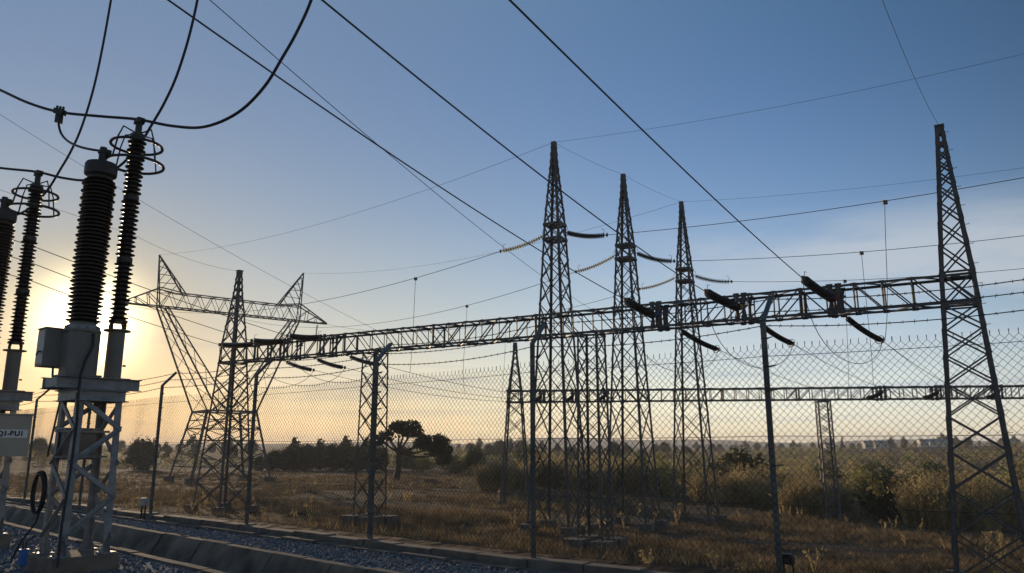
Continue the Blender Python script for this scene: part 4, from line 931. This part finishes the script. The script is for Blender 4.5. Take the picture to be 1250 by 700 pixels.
for kind, px, y, s, sz, lb in [
 ('reed', 606, 80, 1.0, 1.05, 'tan reed clump standing just left of the far tower with pointed top'),
 ('reed', 628, 86, 1.0, .95, 'tan reed clump behind the foot of the far tower with pointed top'),
 ('gold', 1128, 54, 1.3, 1.45, 'golden feathery thicket left of the right edge tower'),
 ('gold', 1152, 58, 1.35, 1.45, 'golden thicket seen through left leg of the right edge tower'),
 ('gold', 1192, 60, 1.2, 1.2, 'golden thicket in the middle of right edge tower legs'),
 ('gold', 1235, 62, 1.3, 1.3, 'golden thicket at the right edge of the picture'),
 ('dark', 1060, 62, 1.15, .85, 'low dark green bush left of the golden thicket by right tower'),
 ('dark', 1088, 64, .9, .85, 'low dark green bush touching the golden thicket by right tower'),
 ('gold', 964, 60, .9, 1.15, 'pale tan thicket just left of the slim far column'),
 ('gold', 994, 68, .85, 1.0, 'pale tan thicket behind the slim far column'),
 ('reed', 958, 74, 1.2, 1.1, 'reed clump right behind the right fence post'),
 ('olive', 1030, 80, 1.2, 1.0, 'olive bush right of the slim far column'),
 ('gold', 868, 70, 1.3, 1.2, 'tall tan thicket right of the third line pole foot'),
 ('reed', 900, 74, 1.4, 1.15, 'broad reed clump between third line pole and right fence post'),
 ('gold', 922, 68, 1.0, .95, 'tan thicket left of the right fence post'),
 ('dark', 885, 88, 1.6, 1.25, 'large dark bush spreading behind the tan ones right of third line pole'),
 ('olive', 835, 80, 1.2, 1.0, 'olive bush behind the third line pole foot'),
 ('olive', 800, 84, 1.2, 1.1, 'olive bush between second and third line poles'),
 ('green', 775, 90, 1.4, 1.2, 'green bush behind the second line pole foot'),
 ('reed', 748, 88, 1.2, 1.2, 'reed clump right of the straight near column'),
 ('gold', 712, 84, 1.0, 1.1, 'tan thicket behind the straight near column'),
 ('gold', 690, 95, 1.4, 1.3, 'tan thicket right of the tallest line pole'),
 ('reed', 664, 92, 1.3, 1.2, 'reed clump behind the tallest line pole'),
 ('dark', 582, 124, 1.1, 1.1, 'dark rounded bush right of the acacia'),
 ('green', 560, 128, 1.0, .9, 'green bush half behind the acacia lower crown'),
 ('green', 645, 120, 1.8, 1.4, 'green bush behind the tan reed clumps'),
 ('green', 520, 138, 1.1, .8, 'small green bush far behind the acacia trunk'),
 ('reed', 24, 30, .7, .62, 'reddish tan reed clump beyond the fence at the left edge'),
 ('gold', 36, 34, .6, .7, 'small tan thicket beyond the fence beside the nearer support'),
 ('olive', 1215, 78, 1.4, 1.1, 'olive bush behind the right edge tower legs'),
 ('green', 1110, 95, 1.5, 1.2, 'green bush behind the golden thicket top by right tower'),
 ('green', 985, 98, 1.5, 1.1, 'green bush behind the slim far column, left side'),
 ('green', 1045, 104, 1.6, 1.1, 'green bush behind the low dark bushes'),
]: plant(kind, px, y, s, lb, B_, sz)
# sapling right of the far column
make_tree('sapling', 'thin young tree with bare stem between slim far column and low dark bush', 'tree', place(1046, 58), [((0, 0, 2.6), (.6, .6, .5)), ((.3, 0, 2.1), (.4, .4, .35))], 500, .11, M['olive'], .035, (.05, 0, 1.8))
# trees of the left and far tree line
def proto_tree(name, lobes, n, size, leafm, tr, fork): return make_tree(name, 'x', 'tree', (0, 0, 0), lobes, n, size, leafm, tr, fork)
PT = {
 'round': proto_tree('round_tree', [((0, 0, 1.2), (2.3, 2.2, 1.3)), ((.9, .4, 1.0), (1.7, 1.6, 1.1)), ((0, 0, 3.2), (2.3, 2.2, 2.1)), ((1.3, 0, 2.6), (1.6, 1.6, 1.5)), ((-1.3, .2, 2.5), (1.6, 1.5, 1.6)), ((0, 0, 4.5), (1.5, 1.4, 1.0))], 6800, .22, M['farleaf'], .22, (0, 0, 1.3)),
 'loose': proto_tree('loose_tree', [((0, 0, 4.4), (1.6, 1.5, 1.3)), ((1.5, .2, 3.6), (1.3, 1.2, 1.0)), ((-1.4, 0, 3.3), (1.2, 1.2, 1.1)), ((.3, 0, 5.9), (.9, .9, .8)), ((-.6, 0, 2.2), (1.4, 1.2, .9)), ((.3, 0, 1.0), (1.7, 1.5, 1.05))], 4000, .22, M['farleaf'], .2, (0, 0, 2.2)),
 'spire': proto_tree('spire_tree', [((0, 0, 2.5), (1.0, 1.0, 1.5)), ((0, 0, 4.5), (.8, .8, 1.5)), ((.1, 0, 6.4), (.5, .5, 1.3)), ((0, 0, 8.0), (.25, .25, .9))], 2400, .2, M['farleaf'], .15, (0, 0, 1.6)),
}
usedt = set()
def tree(kind, px, y, s, label, group, sz=None):
    p = PT[kind]; o = p if kind not in usedt else copy_tree(p); usedt.add(kind)
    o.location = place(px, y); o.rotation_euler = (0, 0, random.uniform(0, 6.28)); o.scale = (s, s, sz or s); o['label'] = label; o['category'] = 'tree'; o['group'] = group
tree('round', 192, 150, 1.05, 'lone round tree by the second fence post left of the pylon', 'trees beyond the field')
LG = 'trees in the dark row left of the thick fence post'
for k, (kd, px, y, s) in enumerate([(a_, b_, c_, d_*.86) for a_, b_, c_, d_ in [('round', 330, 142, .55), ('round', 347, 145, .75), ('loose', 370, 148, 1.05), ('round', 385, 146, 1.0), ('loose', 400, 150, 1.0), ('round', 415, 147, 1.0), ('loose', 430, 150, 1.1), ('round', 445, 146, .95), ('round', 362, 146, .85), ('round', 470, 150, .9), ('loose', 455, 156, 1.05), ('round', 500, 160, .9)]]):
    tree(kd, px, y, s, ['small round shrub tree at the left end of the dark tree row', 'second small round tree from the left end of the dark tree row', 'loose crowned tree rising highest near the left part of the dark row', 'round dark tree in the middle of the dark tree row, fourth from left', 'loose tree between two round ones in the dark tree row', 'round dark tree, sixth along the dark tree row', 'loose tree just left of the column behind the thick fence post', 'round dark tree partly behind the thick fence post', 'round tree tucked under the highest loose tree of the dark row', 'round dark tree just left of the acacia trunk', 'loose tree between thick fence post and acacia', 'round dark tree behind the acacia trunk'][k], LG)
FG = 'far trees along the horizon'
far = []
for px in list(range(845, 1250, 11)): far.append((px+random.uniform(-4, 4), random.uniform(450, 580), random.choice(['round', 'loose', 'round', 'spire' if 980 < px < 1030 or 1180 < px < 1250 else 'loose']), random.uniform(.55, 1.1)))
for px in (1000, 1012, 1070, 1085): far.append((px, 450, 'spire' if px < 1050 else 'loose', .95))
for px in (1130, 1138, 1146, 1215, 1230, 1244): far.append((px, 455+px % 7*6, random.choice(['round', 'loose']), random.uniform(.9, 1.3)))
for px in list(range(0, 330, 17))+list(range(520, 845, 13)): far.append((px+random.uniform(-5, 5), random.uniform(230, 420), random.choice(['round', 'loose']), random.uniform(.6, 1.15)))
for px, y, kd, s in far:
    side = 'on the right horizon' if px > 840 else ('on the left horizon under the glow' if px < 330 else 'on the middle horizon behind the bushes')
    tree(kd, px, y, s, {'round': 'small hazy round tree ', 'loose': 'small hazy loose crowned tree ', 'spire': 'small hazy slender tree '}[kd]+side, FG+' '+side+' '+kd)
# far scrub that reads as one mass
def scrub():
    for seed, n, mt in ((1, 2600, 'olive'), (2, 1700, 'bush'), (5, 2200, 'reed')):
        r_ = np.random.default_rng(seed); az = r_.uniform(-.72, .72, n); y = 100*np.exp(r_.uniform(0, 1, n)*math.log(6.5)); x = np.tan(az)*y
        dens = np.sin(x*.03+1+seed)+np.sin(y*.022+x*.011)+r_.normal(0, .6, n)+1.4*(x > .1*y); k = (dens > .2) & ((y > 165) | (x > 0)) & ~((y > 270) & (y < 420) & (x > .42*y) & (x < .62*y)); x, y = x[k], y[k]; n = len(x)
        z = zt(x, y); s = r_.uniform(.6, 1.7, n)*(1+y/900); per = 60; u = r_.uniform(0, 1, (n, per)); a = r_.uniform(0, 6.283, (n, per)); rad = np.sqrt(r_.uniform(0, 1, (n, per)))*np.sqrt(1-u*u*.9)
        c = np.stack([x[:, None]+np.cos(a)*rad*s[:, None]*1.25, y[:, None]+np.sin(a)*rad*s[:, None]*1.25, z[:, None]+u*s[:, None]*1.35-.1], -1)
        v, f = leaves(c.reshape(-1, 3), .30); tag(mesh_np('far_scrub', v, f, M[mt]), kind='stuff')
scrub()
# dry grass of the field
def lownoise(x, y, s, seed):
    r_ = np.random.default_rng(seed); o = 0
    for _ in range(7): a = r_.uniform(0, 6.28); k = s*r_.uniform(.5, 1.6); o = o+np.sin((x*np.cos(a)+y*np.sin(a))*k+r_.uniform(0, 6.28))
    return o/7**.5
def grass():
    n = 52000; az = rng.uniform(-.66, .66, n); u = rng.uniform(0, 1, n); y = 27*np.exp(u*math.log(130/27.)); x = np.tan(az)*y
    pt = lownoise(x, y*1.8, .35, 3)+.6*lownoise(x, y*2., 1.1, 5); keep = pt > -.45+rng.normal(0, .28, n); x, y, pt = x[keep], y[keep], pt[keep]
    f0 = np.array(FENCE[4]); fn = np.array(FN); out = ((np.stack([x, y], 1)-f0[:2]) @ fn[:2]) > 6.5; x, y, pt = x[out], y[out], pt[out]; n = len(x)
    per = 8; sc_ = np.clip(.55+.28*pt, .25, 1.25); h = (.36*sc_)[:, None]*rng.uniform(.5, 1.25, (n, per))
    h *= np.exp(rng.normal(0, .35, (n, 1))); X = x[:, None]+rng.normal(0, .13, (n, per)); Y = y[:, None]+rng.normal(0, .13, (n, per)); Z = zt(X, Y)-.02
    a = rng.uniform(0, 6.28, (n, per)); ln = h*rng.uniform(.15, .8, (n, per)); w = (.011+.00022*y)[:, None]*rng.uniform(.7, 1.3, (n, per)); b = rng.uniform(0, 6.28, (n, per))
    A = np.stack([X-np.cos(b)*w, Y-np.sin(b)*w, Z], -1); B = np.stack([X+np.cos(b)*w, Y+np.sin(b)*w, Z], -1); C = np.stack([X+np.cos(a)*ln, Y+np.sin(a)*ln, Z+h], -1)
    v = np.stack([A, B, C], -2).reshape(-1, 3); tag(mesh_np('dry_grass', v, np.arange(len(v)).reshape(-1, 3), M['grass']), kind='stuff')
    # taller dead weeds scattered through it
    n = 260; az = rng.uniform(-.66, .66, n); y = 29*np.exp(rng.uniform(0, 1, n)*math.log(3.4)); x = np.tan(az)*y; k = lownoise(x, y, .22, 9) > .1; x, y = x[k], y[k]; n = len(x)
    out = ((np.stack([x, y], 1)-f0[:2]) @ fn[:2]) > 6.5; x, y = x[out], y[out]; n = len(x); z = zt(x, y); hh = rng.uniform(.5, 1.15, n); vv = []; ff = []
    for i in range(n):
        for q in range(rng.integers(3, 8)):
            a, l = rng.uniform(0, 6.28), hh[i]*rng.uniform(.6, 1); tx, ty = x[i]+math.cos(a)*l*.3, y[i]+math.sin(a)*l*.3; o = len(vv); w = .012
            vv += [(x[i]-w, y[i], z[i]), (x[i]+w, y[i], z[i]), (tx+w*.6, ty, z[i]+l), (tx-w*.6, ty, z[i]+l)]; ff.append((o, o+1, o+2, o+3))
            for e in range(4):
                u = rng.uniform(.5, 1.05); cx, cy, cz = x[i]+(tx-x[i])*u, y[i]+(ty-y[i])*u, z[i]+l*u; o = len(vv); r_ = rng.normal(0, .07, 3); g_ = rng.normal(0, .05, 3)
                vv += [(cx, cy, cz), (cx+r_[0], cy+r_[1], cz+r_[2]), (cx+r_[0]+g_[0], cy+r_[1]+g_[1], cz+r_[2]+g_[2]), (cx+g_[0], cy+g_[1], cz+g_[2])]; ff.append((o, o+1, o+2, o+3))
    tag(mesh_np('dead_weeds', vv, ff, M['reed']), kind='stuff')
    # thin weeds along the fence foot
    n = 2600; s = rng.uniform(-6, 34, n); o = rng.uniform(.14, .85, n)
    p = np.array(FENCE[0])[None]+np.outer(s, np.array(FD))+np.outer(o, np.array(FN)); h = rng.uniform(.05, .28, n)*(.5+.5*np.abs(np.sin(s*.9)))
    a = rng.uniform(0, 6.28, n); b = rng.uniform(0, 6.28, n); A = p+np.stack([np.cos(b)*.006, np.sin(b)*.006, 0*a], 1); B = p-np.stack([np.cos(b)*.006, np.sin(b)*.006, 0*a], 1); C = p+np.stack([np.cos(a)*h*.5, np.sin(a)*h*.5, h], 1)
    v = np.stack([A, B, C], 1).reshape(-1, 3); tag(mesh_np('verge_grass', v, np.arange(len(v)).reshape(-1, 3), M['grass']), kind='stuff')
grass()
def mound():
    b = place(530, 92); m = MB(); n = 16
    rings = [(1.0, 0), (.8, .16), (.5, .33), (.2, .42)]
    vv = [b+V((math.cos(k*2*math.pi/n)*1.5*r_*random.uniform(.85, 1.15), math.sin(k*2*math.pi/n)*1.1*r_*random.uniform(.85, 1.15), h*random.uniform(.8, 1.2)-.03)) for r_, h in rings for k in range(n)]
    m.add(vv, [(i*n+k, i*n+(k+1) % n, (i+1)*n+(k+1) % n, (i+1)*n+k) for i in range(3) for k in range(n)]+[tuple(48+k for k in range(n))]); tag(m.build('soil_mound', M['soil'], origin=b), 'low mound of reddish soil in the grass right of the acacia trunk', 'mound')
mound()
# pale houses far on the right
def house(px, y, w, label):
    b = place(px, y); t = thing('house', label, 'house', b, 'far houses'); m = MB(); d = w*.4; h = 2.7
    m.box(b+V((0, 0, h/2-.3)), V((w/2, 0, 0)), V((0, d, 0)), V((0, 0, h/2+.3))); m.build('wall', M['plaster'], t)
    r_ = MB(); r_.prism(b+V((-w/2-.3, 0, h)), b+V((w/2+.3, 0, h)), [(-d-.3, .01), (d+.3, .01), (0, 1.5)], V((0, 1, 0)), UP); r_.build('roof', M['roof'], t)
    for k in (-.28, .28): q = MB(); q.box(b+V((k*w, -d-.01, 1.5)), V((.45, 0, 0)), V((0, .03, 0)), V((0, 0, .5))); q.build('window', M['pane'], t)
    q = MB(); q.box(b+V((0, -d-.01, 1.0)), V((.42, 0, 0)), V((0, .03, 0)), V((0, 0, 1.0))); q.build('door', M['roof'], t)
for px, y, w, lb in ((1042, 430, 4.5, 'tiny pale house on the horizon above the low dark bushes'), (1056, 436, 7, 'tiny longer house with dark roof on the horizon right of the first'), (1107, 425, 4.5, 'tiny pale house on the horizon just left of right edge tower'), (1122, 430, 11, 'tiny long low shed on the horizon touching right edge tower'), (996, 436, 4.5, 'tiny pale house on the horizon left of slim far column'), (1212, 428, 6, 'tiny pale house seen inside the right edge tower')): house(px, y, w, lb)

# ------------------------------------------------------------------ the dusty evening air
def haze():
    m = bpy.data.materials.new('haze_air'); m.use_nodes = True; nt = m.node_tree; nt.nodes.clear(); out = nt.nodes.new('ShaderNodeOutputMaterial'); v = nt.nodes.new('ShaderNodeVolumePrincipled')
    v.inputs['Color'].default_value = (.93, .93, .95, 1); v.inputs['Density'].default_value = .00035; v.inputs['Anisotropy'].default_value = .25; nt.links.new(v.outputs[0], out.inputs['Volume'])
    b = MB(); b.box(V((0, 0, 22)), V((3500, 0, 0)), V((0, 3500, 0)), V((0, 0, 28))); o = b.build('haze', m, origin=(0, 0, 22)); tag(o, kind='stuff'); o.display_type = 'WIRE'
haze()
